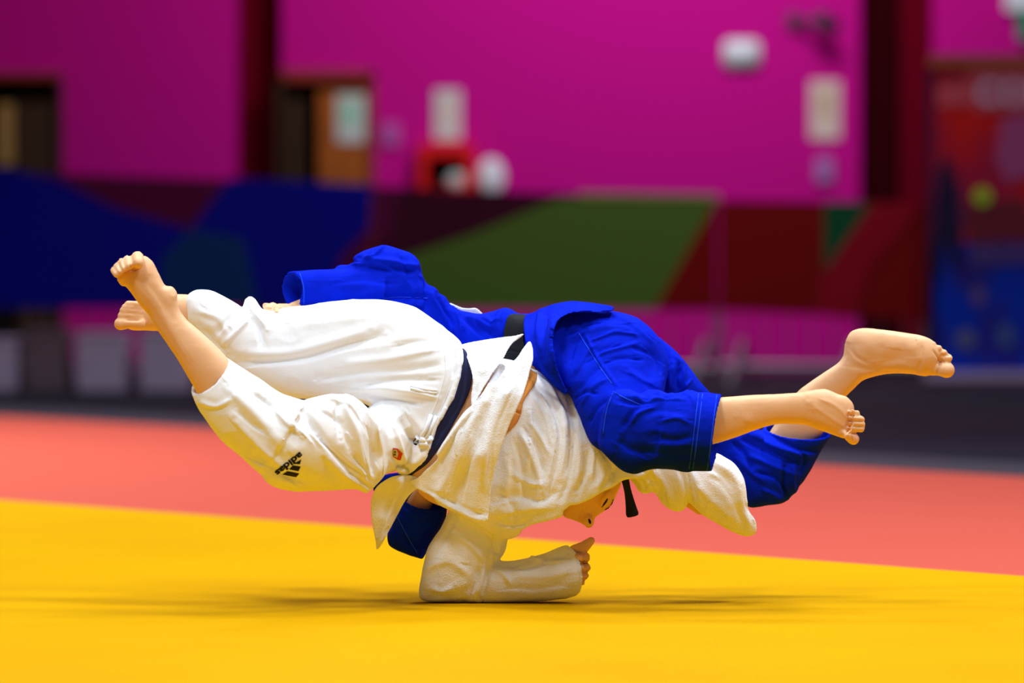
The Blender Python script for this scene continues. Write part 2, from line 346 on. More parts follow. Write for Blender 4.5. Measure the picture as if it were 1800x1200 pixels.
def inside(pts, poly):
    x, y = pts[:, 0], pts[:, 1]; r = np.zeros(len(pts), bool); j = len(poly) - 1
    for i in range(len(poly)):
        xi, yi = poly[i]; xj, yj = poly[j]
        c = ((yi > y) != (yj > y)); 
        with np.errstate(divide='ignore', invalid='ignore'):
            r ^= c & (x < (xj - xi) * (y - yi) / (yj - yi + 1e-12) + xi)
        j = i
    return r
def dist_poly(pts, poly, closed=True):
    best = np.full(len(pts), 1e9)
    n = len(poly)
    for i in range(n if closed else n - 1):
        a = poly[i]; b = poly[(i + 1) % n]; ab = b - a; L = (ab @ ab) + 1e-9
        t = np.clip(((pts - a) @ ab) / L, 0, 1); d = np.linalg.norm(pts - a - t[:, None] * ab, axis=1); best = np.minimum(best, d)
    return best
def tps(ctrl):                                # depth interpolated smoothly through control points (px, py, Y)
    c = np.array(ctrl, float)
    if len(c) == 1: return lambda p: np.full(len(p), c[0, 2])
    n = len(c); K = np.linalg.norm(c[:, None, :2] - c[None, :, :2], axis=-1)
    if n < 4:
        def f(p):
            w_ = 1 / (np.linalg.norm(p[:, None] - c[None, :, :2], axis=-1) ** 2 + 100); return (w_ * c[:, 2]).sum(1) / w_.sum(1)
        return f
    A = np.zeros((n + 1, n + 1)); A[:n, :n] = -K; A[:n, n] = 1; A[n, :n] = 1; A[:n, :n] -= 1e-3 * np.eye(n)
    wv = np.linalg.solve(A, np.concatenate([c[:, 2], [0]]))
    return lambda p: -(np.linalg.norm(p[:, None] - c[None, :, :2], axis=-1) @ wv[:n]) + wv[n]
def cdt(poly, inner):
    pts = [Vector(p) for p in poly] + [Vector(p) for p in inner]; n = len(poly)
    v, e, f, _, _, _ = delaunay_2d_cdt(pts, [], [list(range(n))], 1, 1e-4)
    return np.array([tuple(a) for a in v]), [tuple(a) for a in f]
def grid_pts(poly, step, margin):
    lo, hi = poly.min(0), poly.max(0)
    xs = np.arange(lo[0], hi[0], step); ys = np.arange(lo[1], hi[1], step * .866)
    gx, gy = np.meshgrid(xs, ys); gx[1::2] += step / 2; p = np.stack([gx.ravel(), gy.ravel()], -1)
    p = p[inside(p, poly)]; d = dist_poly(p, poly); return p[d > margin]
def inflate(outline, ctrl, kd=1.0, hmax=200, step=5.0, smooth=4, clip=None, grow=0.0):
    """closed rounded volume whose silhouette is the outline; thickness from the Poisson height, own depth from ctrl"""
    poly = resample(catmull(outline, smooth), step); ctr = tps(ctrl)
    g = 4.0; lo = poly.min(0) - 2 * g; hi = poly.max(0) + 2 * g
    nx, ny = int((hi[0] - lo[0]) / g) + 1, int((hi[1] - lo[1]) / g) + 1
    gx, gy = np.meshgrid(lo[0] + np.arange(nx) * g, lo[1] + np.arange(ny) * g)
    ins = inside(np.stack([gx.ravel(), gy.ravel()], -1), poly).reshape(ny, nx)
    u = np.zeros((ny, nx)); om = 1.9
    iy, ix = np.indices((ny, nx)); red = ((iy + ix) % 2 == 0) & ins; blk = ((iy + ix) % 2 == 1) & ins
    for it in range(260):
        for mk in (red, blk):
            s = np.zeros_like(u); s[1:-1, 1:-1] = .25 * (u[:-2, 1:-1] + u[2:, 1:-1] + u[1:-1, :-2] + u[1:-1, 2:] + 2.4 * g * g)
            u[mk] += om * (s[mk] - u[mk])
    u = np.maximum(u, 0)
    cen = poly.mean(0)
    big = poly
    if clip is not None: poly = resample(catmull(clip, smooth), step)
    tang = np.roll(poly, -1, 0) - np.roll(poly, 1, 0); nrm = np.stack([-tang[:, 1], tang[:, 0]], -1); nrm /= np.linalg.norm(nrm, axis=1)[:, None] + 1e-9
    ar = .5 * np.sum(poly[:, 0] * np.roll(poly[:, 1], -1) - np.roll(poly[:, 0], -1) * poly[:, 1])
    if ar < 0: nrm = -nrm
    rng_ = []
    for off in (1.0, 3.0):                   # offset rings keep the rim round
        r = poly + nrm * off; ok = inside(r, poly) & (dist_poly(r, poly) > off * .8); rng_.append(r[ok])
    inner = np.vstack(rng_ + [grid_pts(poly, step, step * 1.1)])
    v, f = cdt(poly, inner)
    fx = np.clip((v[:, 0] - lo[0]) / g, 0, nx - 1.001); fy = np.clip((v[:, 1] - lo[1]) / g, 0, ny - 1.001)
    i0 = fx.astype(int); j0 = fy.astype(int); tx = fx - i0; ty = fy - j0
    uu = u[j0, i0] * (1 - tx) * (1 - ty) + u[j0, i0 + 1] * tx * (1 - ty) + u[j0 + 1, i0] * (1 - tx) * ty + u[j0 + 1, i0 + 1] * tx * ty
    dd = dist_poly(v, big); dd[~inside(v, big)] = 0; near = dd < 6
    R = np.sqrt(u.max())
    uu = np.where(near, np.maximum(np.minimum(uu, 2 * R * dd), 1.2 * dd * min(R, 30)), uu)
    h = np.sqrt(uu); h = np.maximum(hmax * np.tanh(h / hmax) * kd + grow, .4 if clip is not None else 0)
    Yc = ctr(v); hm = h / 750.0
    fr = P(v[:, 0], v[:, 1], Yc - hm); bk = P(v[:, 0], v[:, 1], Yc + hm); n = len(v)
    ec = set()
    for t in f:
        for a, b in zip(t, t[1:] + t[:1]): ec.add((a, b))
    Fc = [tuple(t) for t in f] + [tuple(k + n for k in t[::-1]) for t in f]
    for (a, b) in ec:
        if (b, a) not in ec: Fc.append((b, a, a + n, b + n))
    return np.vstack([fr, bk]), Fc
def sheet(outline, ctrl, th=.006, step=5.0, smooth=4, folds=()):
    poly = resample(catmull(outline, smooth), step); inner = grid_pts(poly, step, step * .7)
    v, f = cdt(poly, inner); Yc = tps(ctrl)(v)
    for (pts, wd, amp) in folds:
        Yc = Yc - amp / 750.0 * np.exp(-(dist_poly(v, np.array(pts, float), False) / wd) ** 2)
    fr = P(v[:, 0], v[:, 1], Yc - th / 2); bk = P(v[:, 0], v[:, 1], Yc + th / 2); n = len(v)
    from collections import Counter
    ec = Counter()
    for t in f:
        for a, b in zip(t, t[1:] + t[:1]): ec[(a, b)] += 1
    Fc = [tuple(t) for t in f] + [tuple(k + n for k in t[::-1]) for t in f]
    for (a, b) in list(ec):
        if (b, a) not in ec: Fc.append((b, a, a + n, b + n))
    return np.vstack([fr, bk]), Fc
def loft(st, n=36, k=4, open_end=None, th=.006, depth_in=6):
    """st rows: ax, ay, bx, by, Y, kd, skx, sky  (two edge points, centre depth, depth ratio, tilt of the ring in px for its far half)"""
    s = np.array([tuple(r) + (0,) * (8 - len(r)) for r in st], float); S = catmull(s, k, False)
    def rings(S_, shrink):
        out = []
        for r in S_:
            a, b = r[0:2], r[2:4]; c = (a + b) / 2; h = (a - b) / 2; L = np.linalg.norm(h) + 1e-6
            fct = max(.05, (L - shrink * 750) / L); th_ = np.arange(n) * 2 * math.pi / n
            px = c[0] + (h[0] * np.cos(th_) + r[6] * np.sin(th_)) * fct; py = c[1] + (h[1] * np.cos(th_) + r[7] * np.sin(th_)) * fct
            out.append(P(px, py, r[4] + L / 750 * fct * r[5] * np.sin(th_)))
        return out
    rg = rings(S, 0); seq = rg
    if open_end == 'end': seq = rg + rings(S[::-1][:depth_in * k // 2 + 2], th)
    if open_end == 'start': seq = rg[::-1] + rings(S[:depth_in * k // 2 + 2], th)
    V = np.vstack(seq + [seq[0].mean(0)[None], seq[-1].mean(0)[None]]); m_ = len(seq); Fc = []
    for i in range(m_ - 1):
        for j in range(n): Fc.append((i * n + j, i * n + (j + 1) % n, (i + 1) * n + (j + 1) % n, (i + 1) * n + j))
    c0, c1 = m_ * n, m_ * n + 1
    for j in range(n): Fc.append((c0, (j + 1) % n, j)); Fc.append((c1, (m_ - 1) * n + j, (m_ - 1) * n + (j + 1) % n))
    return V, Fc
def capsule(pts, n=16):
    """chain of (px,py,Y,r_px): round tapered limb with rounded ends"""
    p = np.array(pts, float); c = P(p[:, 0], p[:, 1], p[:, 2]); r = p[:, 3] / 750.0
    d0 = (c[0] - c[1]) / (np.linalg.norm(c[0] - c[1]) + 1e-9); d1 = (c[-1] - c[-2]) / (np.linalg.norm(c[-1] - c[-2]) + 1e-9)
    C = [c[0] + d0 * r[0] * q for q in (.98, .8, .5)] + list(c) + [c[-1] + d1 * r[-1] * q for q in (.5, .8, .98)]
    Rr = [r[0] * q for q in (.2, .6, .87)] + list(r) + [r[-1] * q for q in (.87, .6, .2)]
    mb = MB(); mb.tube(C, [float(x) for x in Rr], M['skin'], n); return np.array(mb.v), mb.f
def ball(px, py, Y, rx, ry, rz, rot=0, n=20):
    bm = bmesh.new(); bmesh.ops.create_uvsphere(bm, u_segments=n, v_segments=n // 2 + 2, radius=1); c = Vector(P(px, py, Y)); R_ = Matrix.Rotation(rot, 3, 'Y')
    V = np.array([tuple(c + R_ @ Vector((v.co.x * rx, v.co.y * ry, v.co.z * rz)) / 750.0) for v in bm.verts]); Fc = [[v.index for v in f.verts] for f in bm.faces]; bm.free(); return V, Fc
def union(parts, voxel, smooth_it=2):
    V = []; Fc = []; o = 0
    for (v, f) in parts: V.append(np.array(v)); Fc += [tuple(int(i) + o for i in t) for t in f]; o += len(v)
    me = bpy.data.meshes.new('tmp'); me.from_pydata([tuple(map(float, q)) for q in np.vstack(V)], [], Fc); me.update()
    bm = bmesh.new(); bm.from_mesh(me); bmesh.ops.recalc_face_normals(bm, faces=bm.faces[:]); bm.to_mesh(me); bm.free()
    ob = bpy.data.objects.new('tmp', me); COL.objects.link(ob)
    md = ob.modifiers.new('r', 'REMESH'); md.mode = 'VOXEL'; md.voxel_size = voxel; md.use_smooth_shade = True
    if smooth_it:
        sm = ob.modifiers.new('s', 'SMOOTH'); sm.factor = .5; sm.iterations = smooth_it
    dg = bpy.context.evaluated_depsgraph_get(); ev = ob.evaluated_get(dg); out = bpy.data.meshes.new_from_object(ev)
    bpy.data.objects.remove(ob); bpy.data.meshes.remove(me); return out
def sstep(a, b, x): t = np.clip((x - a) / (b - a), 0, 1); return t * t * (3 - 2 * t)
def vnoise(p, seed=0):
    rs = np.random.RandomState(seed); T = rs.rand(32, 32, 32); q = np.floor(p).astype(int); f = p - q; f = f * f * (3 - 2 * f); r = 0
    for dx in (0, 1):
        for dy in (0, 1):
            for dz in (0, 1):
                wgt = (f[:, 0] if dx else 1 - f[:, 0]) * (f[:, 1] if dy else 1 - f[:, 1]) * (f[:, 2] if dz else 1 - f[:, 2])
                r = r + wgt * T[(q[:, 0] + dx) % 32, (q[:, 1] + dy) % 32, (q[:, 2] + dz) % 32]
    return r - .5
def sculpt(me, folds, crumple=(0, 10), gain=1.0):
    """cloth folds: (points, width px, height px[, sharp]) raised or sunk along the surface normal; seen on the near side"""
    n = len(me.vertices); co = np.empty(n * 3); me.vertices.foreach_get('co', co); co = co.reshape(n, 3)
    no = np.empty(n * 3); me.vertex_normals.foreach_get('vector', no); no = no.reshape(n, 3)
    px = Q(co); view = co - CAMLOC; view /= np.linalg.norm(view, axis=1)[:, None]
    facing = sstep(-.05, .35, -(no * view).sum(1)); disp = np.zeros(n)
    for fd_ in folds:
        pts, wd, amp = fd_[:3]; pl = catmull(np.array(pts, float), 4, False) if len(pts) > 2 else np.array(pts, float)
        lo, hi = pl.min(0) - 3.2 * wd, pl.max(0) + 3.2 * wd
        k = np.where((px[:, 0] > lo[0]) & (px[:, 0] < hi[0]) & (px[:, 1] > lo[1]) & (px[:, 1] < hi[1]) & (facing > 0))[0]
        if not len(k): continue
        q = px[k]; d = dist_poly(q, pl, False); ends = np.minimum(np.linalg.norm(q - pl[0], axis=1), np.linalg.norm(q - pl[-1], axis=1))
        tp = sstep(-wd, wd * 2.2, ends)
        a0, a1_ = pl[0], pl[-1]; mid = pl[len(pl) // 2]; e_ = a1_ - a0; side = (q[:, 0] - mid[0]) * e_[1] - (q[:, 1] - mid[1]) * e_[0]
        if e_[0] < 0 or (abs(e_[0]) < 4 and e_[1] < 0): side = -side
        wv_ = np.where(side < 0, wd * .62, wd * 1.15); prof = np.exp(-(d / wv_) ** 2)
        if len(fd_) > 3: prof = np.exp(-d / wd)
        disp[k] += amp * gain / 750.0 * prof * tp
    disp *= facing
    if crumple[0]:
        s = crumple[1]; a = vnoise(co * s + 3, 1); b_ = vnoise(co * s * 2.3 + 9, 2)
        disp += crumple[0] / 750.0 * (1 - 4 * np.abs(a) + .5 * (1 - 4 * np.abs(b_)) - .6)
    co += no * disp[:, None]; co[:, 2] = np.maximum(co[:, 2], .0012); me.vertices.foreach_set('co', co.ravel()); me.update(); return me
def put(name, me, material, parent):
    me.name = name; me.materials.clear(); me.materials.append(material)
    me.polygons.foreach_set('use_smooth', np.ones(len(me.polygons), dtype=bool)); me.update()
    o = bpy.data.objects.new(name, me); COL.objects.link(o); o.parent = parent; o.matrix_parent_inverse = Matrix.Translation(-Vector(parent.location)); return o
def bvh(o): return BVHTree.FromPolygons([v.co[:] for v in o.data.vertices], [p.vertices[:] for p in o.data.polygons])
def hit(tree, px, py, lift=.0015):
    d = Vector(P(px, py, 0)) - Vector(CAMLOC); h = tree.ray_cast(Vector(CAMLOC), d.normalized())
    return (h[0] + h[1] * lift) if h[0] is not None else None
def seam(name, tree, lines, r, material, parent):   # raised stitching laid on a surface
    mb = MB()
    for pts in lines:
        mb = MB(); pl = catmull(np.array(pts, float), 5, False) if len(pts) > 2 else np.array(pts, float)
        q = [hit(tree, *p, lift=r * .4) for p in pl]; q = [a for a in q if a is not None]
        if len(q) > 1: mb.tube(q, r, material, 6); mb.build(name, parent, True)
#@@FIGURES@@
# =================================================================== the wrestler in white
WP = empty('person', tuple(P(780, 1060, 0)), 'person in white judo suit diving face down with one elbow on the yellow mat', 'person', 'two judo wrestlers in mid throw')
farleg = [(326, 532), (331, 517), (346, 509), (372, 511), (400, 524), (418, 536), (427, 541), (431, 528), (439, 522), (448, 526), (457, 539), (468, 545), (500, 540), (540, 536), (580, 529), (630, 526), (690, 528), (735, 543), (770, 566), (798, 590)]
low = [(700, 832), (688, 800), (676, 760), (650, 715), (600, 702), (560, 702), (500, 697), (440, 682), (400, 652), (362, 612), (336, 580), (324, 556)]
L1 = [(811, 605), (813, 637), (800, 688), (783, 719), (769, 748), (759, 778), (750, 798), (733, 821), (717, 835)]
L2 = [(820, 618), (829, 645), (829, 674), (821, 699), (799, 742), (776, 781), (753, 813), (727, 833), (714, 840)]
torsoO = farleg + [(830, 598), (880, 608), (940, 640), (985, 700), (990, 780), (950, 850), (880, 900), (800, 905), (745, 885), (712, 850)] + low
tctrl = [(340, 550, .05), (500, 600, .05), (650, 620, .02), (760, 650, 0), (740, 800, -.02), (900, 740, 0)]
# body: one continuous skin surface
parts = []
parts.append(inflate([(360, 712), (341, 681), (329, 661), (311, 630), (292, 602), (274, 576), (262, 555), (248, 539), (236, 523), (224, 507), (213, 496), (207, 487), (209, 477), (219, 467), (231, 458), (243, 450), (256, 450), (269, 460), (278, 478), (290, 501), (302, 503), (311, 514), (312, 532), (318, 548), (332, 565), (353, 583), (378, 606), (400, 629), (450, 690), (520, 730), (540, 790), (500, 810), (440, 770)],
   [(230, 460, -.20), (290, 540, -.20), (380, 650, -.22), (520, 790, -.22)], kd=.85, hmax=60, step=3.5))
for (a, b, r) in (((246, 472), (241, 451), 11.5), ((234, 478), (223, 455), 8), ((226, 482), (214, 459), 7.6), ((218, 486), (206, 466), 7.2), ((211, 489), (200, 474), 6.6)):
    parts.append(capsule([(a[0] + 6, a[1] + 8, -.205, r), (a[0], a[1], -.215, r), (b[0], b[1], -.225, r), ((a[0] * .45 + b[0] * .55), (a[1] * .45 + b[1] * .55) + 2, -.245, r * .85)]))
parts.append(inflate([(224, 576), (225, 562), (228, 550), (233, 540), (247, 529), (275, 521), (312, 517), (350, 520), (400, 535), (420, 600), (345, 602), (300, 584), (262, 581), (240, 581), (230, 580)],
   [(210, 560, .06), (300, 550, .06), (400, 570, .06)], kd=.85, hmax=50, step=3.5))
for (a, b, r) in (((245, 568), (212, 569), 11.5), ((245, 556), (214, 555), 7.5), ((246, 548), (217, 546), 7), ((246, 541), (220, 540), 6.5), ((248, 535), (225, 534), 6)):
    parts.append(capsule([(a[0], a[1], .030, r), ((a[0] + b[0]) / 2, (a[1] + b[1]) / 2 - 1, .022, r * .82), (b[0], b[1], .026, r)]))
parts.append(capsule([(510, 775, -.21, 42), (600, 785, -.15, 42), (650, 780, -.10, 34), (735, 715, .02, 30)]))
parts.append(capsule([(390, 565, .06, 34), (500, 610, .05, 46), (620, 625, .04, 54), (740, 690, .03, 56)]))
parts.append(inflate(torsoO, tctrl, kd=1, hmax=110, clip=[(720, 640), (790, 615), (822, 628), (870, 655), (925, 685), (970, 720), (975, 780), (940, 845), (880, 890), (800, 895), (750, 878), (722, 845), (700, 800), (700, 700)], grow=-12))
parts.append(capsule([(840, 750, 0, 70), (930, 785, 0, 72), (1000, 810, 0, 62), (1030, 840, .01, 45)]))
# head, turned face down, chin at left and brow at right
parts.append(inflate([(986, 880), (988, 900), (992, 909), (1004, 913), (1016, 917), (1026, 922), (1031, 927), (1037, 928), (1043, 923), (1045, 915), (1047, 909), (1055, 903), (1064, 897), (1073, 890), (1080, 878), (1085, 866), (1092, 850), (1090, 825), (1070, 800), (1030, 790), (995, 815)],
   [(1030, 860, .01)], kd=.8, hmax=62, step=3))
parts.append(ball(1034, 914, -.020, 9, 12, 11)); parts.append(ball(1066, 877, -.030, 8, 9, 17, .62))
# supporting arm, elbow on the mat
parts.append(capsule([(900, 850, 0, 46), (845, 940, 0, 36), (782, 1026, 0, 27), (860, 1030, 0, 26), (960, 1014, 0, 20), (1000, 990, 0, 19)]))
parts.append(capsule([(985, 985, 0, 17), (1003, 990, 0, 20), (1012, 998, 0, 17)]))
parts.append(capsule([(998, 978, -.012, 13), (1012, 968, -.014, 12), (1027, 961, -.012, 10.5), (1039, 950, -.01, 7)]))
for (x, y, r) in ((1028, 979, 10.6), (1031, 997, 8.6), (1029, 1011.5, 7.4), (1023, 1023, 6.4)):
    parts.append(capsule([(1002, (y + 990) / 2, -.0, r), (x - 6, y, -.004, r), (x, y, -.022, r), (x - 8, y + 1, -.042, r * .85), (x - 18, y + 1, -.035, r * .75)]))
# other arm reaching under the leg of the wrestler in blue
parts.append(capsule([(1010, 790, .02, 40), (1100, 808, .03, 26), (1200, 840, .03, 26), (1290, 885, .02, 22)]))
parts.append(capsule([(1290, 890, .02, 24), (1255, 893, .05, 15), (1228, 892, .06, 12), (1212, 884, .06, 9)]))
for k in range(4): parts.append(capsule([(1226, 890, .055 + k * .014, 6.5), (1211, 884 + k, .05 + k * .016, 5.5), (1203, 876, .05 + k * .016, 5)]))
me = union(parts, .0026, 3)
me = sculpt(me, [
  ([(232, 470), (238, 475), (243, 470)], 3, -4), ([(227, 462), (231, 476)], 2, -2.5), ([(216, 462), (221, 476)], 2, -2.5), ([(208, 465), (212, 476)], 2, -2.5),
  ([(250, 500), (262, 487)], 3, -1.2), ([(268, 478), (262, 500), (285, 530), (310, 570)], 7, -1.2), ([(302, 512), (306, 530)], 8, 2.5), ([(245, 505), (285, 555), (330, 630)], 9, 1.5),
  ([(1028, 907), (1022, 899), (1018, 911)], 3, -2.0), ([(1026, 905), (1020, 914), (1012, 916)], 3, -2), ([(1058, 890), (1066, 879)], 2.2, -1.8), ([(1062, 896), (1073, 886), (1078, 874)], 2.2, -2.2), ([(1050, 895), (1044, 903)], 4, -1.5),
  ([(1005, 965), (1024, 974)], 2.2, -3), ([(1012, 989.5), (1042, 988)], 2.2, -5), ([(1014, 1005), (1040, 1004.5)], 2, -4), ([(1014, 1018), (1036, 1018)], 2, -3), ([(222, 563), (246, 563)], 2.2, -3)], (0.25, 24))
body = put('body', me, M['skin'], WP); tb = bvh(body)
m = MB()
for pts, r in (([(1058, 891), (1062, 886), (1066, 880), (1068, 876)], .0022), ([(1063, 896), (1069, 892), (1075, 885), (1078, 877)], .0018)):
    q = [hit(tb, *p, lift=.0003) for p in pts]; q = [a for a in q if a is not None]
    m = MB()
    if len(q) > 1: m.tube(q, [r * .5] + [r] * (len(q) - 2) + [r * .5], M['dark'], 8); m.build('eyelashes', WP, True)
q = hit(tb, 1036.5, 916, .0)
if q is not None:
    m = MB(); bm = bmesh.new(); bmesh.ops.create_uvsphere(bm, u_segments=12, v_segments=8, radius=1)
    for v in bm.verts: v.co = Matrix.Rotation(-.35, 3, 'Y') @ Vector((v.co.x * .003, v.co.y * .002, v.co.z * .0065)) + q
    m.bm(bm, M['dark']); m.build('nostril', WP, True)
# trousers
far = inflate(torsoO, tctrl, kd=1, hmax=112, clip=farleg + L1 + low)
near = inflate([(440, 657), (490, 689), (520, 706), (545, 699), (580, 692), (620, 697), (652, 722), (680, 752), (687, 785), (681, 825), (662, 852), (645, 867), (622, 859), (560, 863), (500, 862), (470, 850), (452, 824), (425, 800), (402, 772), (395, 730), (410, 690)],
   [(420, 720, -.22), (520, 790, -.24), (600, 780, -.20), (670, 800, -.13)], kd=.95, hmax=85)
hipjoin = capsule([(625, 782, -.13, 60), (665, 778, -.09, 58), (735, 715, .0, 60)])
cuff = loft([(398, 628, 339, 694, -.215, .95, -16, -8), (422, 643, 352, 722, -.22, .95, -10, -6), (455, 664, 388, 772, -.225, .92), (495, 692, 425, 805, -.23, .9), (540, 705, 460, 835, -.235, .85)], open_end='start', th=.009)
me = union([far, near, cuff, hipjoin], .0030, 4)
me = sculpt(me, [
  # near leg: long soft folds
  ([(400, 680), (450, 730), (500, 790)], 12, 3), ([(440, 690), (520, 740), (570, 800)], 9, -4), ([(500, 722), (545, 770), (600, 830), (640, 850)], 10, 3.5), ([(535, 735), (580, 790), (625, 840)], 7, -3.5),
  ([(520, 707), (545, 740), (560, 765)], 6, -4), ([(600, 705), (625, 760), (640, 830)], 8, 4), ([(625, 715), (650, 770), (655, 830)], 6, -4.5), ([(655, 735), (668, 790), (664, 838)], 6, 4),
  ([(610, 830), (635, 845), (650, 858)], 4, -4), ([(440, 790), (480, 830), (540, 845)], 10, -3), ([(560, 720), (600, 745), (615, 790)], 7, -3), ([(575, 700), (610, 712), (640, 745), (650, 780)], 4, 3), ([(410, 735), (460, 790), (520, 840)], 6, 2.2),
  # far leg and seat
  ([(428, 542), (440, 560), (455, 580), (460, 610)], 6, -4.5), ([(436, 526), (450, 555), (470, 575)], 7, 3.5), ([(378, 590), (400, 565), (425, 548)], 6, -3), ([(345, 545), (385, 560), (400, 590)], 9, 2.5), ([(395, 605), (425, 575), (440, 560)], 5, 3),
  ([(480, 548), (505, 556), (530, 562), (560, 556)], 7, -3.5), ([(500, 545), (540, 548)], 5, 2), ([(410, 632), (470, 636), (540, 628), (600, 610), (680, 585)], 9, -3.6), ([(430, 622), (510, 622), (590, 600), (650, 582)], 9, 2.5),
  ([(560, 668), (640, 655), (720, 650), (780, 640)], 8, -2.6), ([(600, 640), (680, 632), (770, 612)], 8, 2.0), ([(640, 680), (700, 668), (770, 668)], 6, -2.5), ([(690, 610), (740, 600), (780, 602)], 5, -2),
  ([(600, 690), (660, 682), (730, 690), (770, 700)], 7, 3.5), ([(640, 697), (690, 702), (740, 712)], 6, -3.5), ([(690, 730), (715, 760), (735, 785)], 7, -3.5), ([(700, 712), (735, 745), (745, 780)], 7, 3),
  ([(690, 800), (700, 820), (718, 828)], 5, -2.5), ([(720, 795), (730, 775), (748, 765)], 6, -3.5), ([(715, 810), (735, 812), (752, 790)], 7, 4), ([(738, 560), (775, 590), (796, 620), (797, 660)], 5, -2.2),
  ([(800, 620), (798, 660), (782, 705), (760, 745), (750, 775)], 4, -3.0), ([(808, 612), (808, 650), (793, 700), (771, 740)], 4, 3), ([(350, 705), (380, 715), (410, 700)], 4, 2), ([(470, 700), (500, 740), (530, 765)], 5, 3), ([(560, 770), (600, 805), (640, 835)], 5, -3), ([(575, 780), (612, 812), (648, 838)], 4, 3), ([(600, 700), (590, 730), (600, 770)], 5, -3), ([(640, 720), (655, 745), (660, 790)], 3, 2.5), ([(455, 800), (500, 838), (560, 850)], 7, -2), ([(620, 800), (640, 825), (650, 848)], 4, -3), ([(470, 760), (440, 745), (415, 720)], 6, -2), ([(690, 745), (702, 780), (712, 815)], 4, 3), ([(705, 735), (722, 765), (730, 790)], 4, -3), ([(355, 575), (375, 600), (400, 620)], 7, -2), ([(520, 570), (600, 560), (680, 555)], 16, 2), ([(560, 700), (610, 696), (650, 700)], 3, 2.5)], (1.3, 11), 1.55)
tr = put('trousers', me, M['gi'], WP); tt = bvh(tr)
seam('trouser_seam', tt, [[(782, 620), (783, 655), (768, 705), (745, 760)], [(800, 600), (803, 630), (797, 665), (775, 718), (757, 765)]], .0013, M['gi'], tr)
seam('waist_tape', tt, [[(722, 683), (736, 686), (752, 689), (768, 690)], [(722, 679), (736, 682), (752, 685), (768, 686)]], .0032, M['gi'], tr)
m = MB()                                     # drawstring knot and loops
def on(px, py, l): return hit(tt, px, py, l)
for nm_, pts, r in (('drawstring', [(758, 728), (748, 756), (741, 772)], .0042), ('drawstring', [(766, 730), (757, 757), (748, 773)], .0042), ('drawstring_knot', [(741, 768), (748, 776), (757, 771), (766, 763), (770, 752)], .007), ('drawstring_loop', [(736, 766), (733, 777), (742, 783), (752, 780), (763, 774)], .007), ('drawstring_loop', [(695, 822), (703, 835), (716, 838), (718, 828)], .0055)):
    m = MB()
    q = [on(x, y, .004) for x, y in pts]; q = [a for a in q if a is not None]
    if len(q) > 1: m.tube(q, r, M['gi'], 10); m.build(nm_, tr, True)
# print on the shin
def decal(name, polys_m, tree, parent):
    mb = MB()
    for poly, mt in polys_m:
        a = resample(np.array(poly, float), 1.2); v, f = cdt(a, grid_pts(a, 1.5, .6)); k = len(v)
        top = [hit(tree, *p, lift=.0012) for p in v]
        if any(t is None for t in top): continue
        bot = [hit(tree, *p, lift=-.001) for p in v]
        F2 = [tuple(t) for t in f] + [tuple(i + k for i in t[::-1]) for t in f]
        mb.add([tuple(t) for t in top] + [tuple(t) for t in bot], F2, mt)
    return mb.build(name, parent)
bars = [([(529.5, 807), (521, 814), (514, 815.5), (527, 816)], 'ink'), ([(515, 817.5), (528.5, 819.5), (524.5, 827.5), (508, 824.5)], 'ink'), ([(505, 827.5), (526, 831.5), (520.5, 838), (496, 833.5)], 'ink')]
bars[0] = ([(529.5, 807), (527, 815.5), (516, 814.5)], 'ink')
decal('printed_bars', [(p, M[mm]) for p, mm in bars], tt, tr)
fd = bpy.data.curves.new('t', 'FONT'); fd.body = 'adidas'; fd.size = 1.0; fd.offset = .04; fo = bpy.data.objects.new('t', fd); COL.objects.link(fo)
dg = bpy.context.evaluated_depsgraph_get(); tm = bpy.data.meshes.new_from_object(fo.evaluated_get(dg))
bm = bmesh.new(); bm.from_mesh(tm); bmesh.ops.triangulate(bm, faces=bm.faces[:]); bmesh.ops.subdivide_edges(bm, edges=[e for e in bm.edges if e.calc_length() > .1], cuts=1); bmesh.ops.triangulate(bm, faces=bm.faces[:])
xs = [v.co.x for v in bm.verts]; x0, x1 = min(xs), max(xs); vs = []
st, en = np.array((527.0, 793.5)), np.array((482.5, 829.0)); ax = (en - st) / (x1 - x0); L_ = np.linalg.norm(en - st); up = np.array([(en - st)[1], -(en - st)[0]]) / L_; up = -up if up[0] < 0 else up
for v in bm.verts:
    p = st + ax * (v.co.x - x0) + up * v.co.y * 15.5; h_ = hit(tt, p[0], p[1], .0014); vs.append(tuple(h_) if h_ is not None else (0, 0, 0))
bm.verts.index_update(); fs = [[v.index for v in f.verts] for f in bm.faces]; bm.free()
bpy.data.objects.remove(fo); mesh_obj('printed_lettering', vs, fs, M['ink'], tr)
# woven badge
decal('badge', [([(690, 787), (698, 788), (708, 796), (704, 808), (700, 808), (690, 802)], mat('badge_red', (.62, .05, .01), .7))], tt, tr)
decal('badge_emblem', [([(691, 790), (697, 790), (700, 797), (698, 804), (691, 801)], mat('badge_cream', (.60, .52, .16), .7)), ], bvh(bpy.data.objects['badge']), bpy.data.objects['badge'])
decal('badge_emblem', [([(692, 792), (695, 792), (696, 795), (693, 796)], mat('badge_green', (.03, .12, .02), .7)), ([(692, 797), (695, 797), (695, 800), (692, 800)], M['ink'])], bvh(bpy.data.objects['badge_emblem']), bpy.data.objects['badge'])
# navy waistband
me = union([inflate(torsoO, tctrl, kd=1, hmax=112, clip=[(770, 640), (806, 612)] + L2 + [(700, 836), (712, 800), (745, 740)], grow=-9)], .0030, 2)
put('waistband', sculpt(me, [([(822, 640), (818, 690), (790, 745), (755, 800)], 3, 1.5)], (.3, 14)), M['navy'], WP)
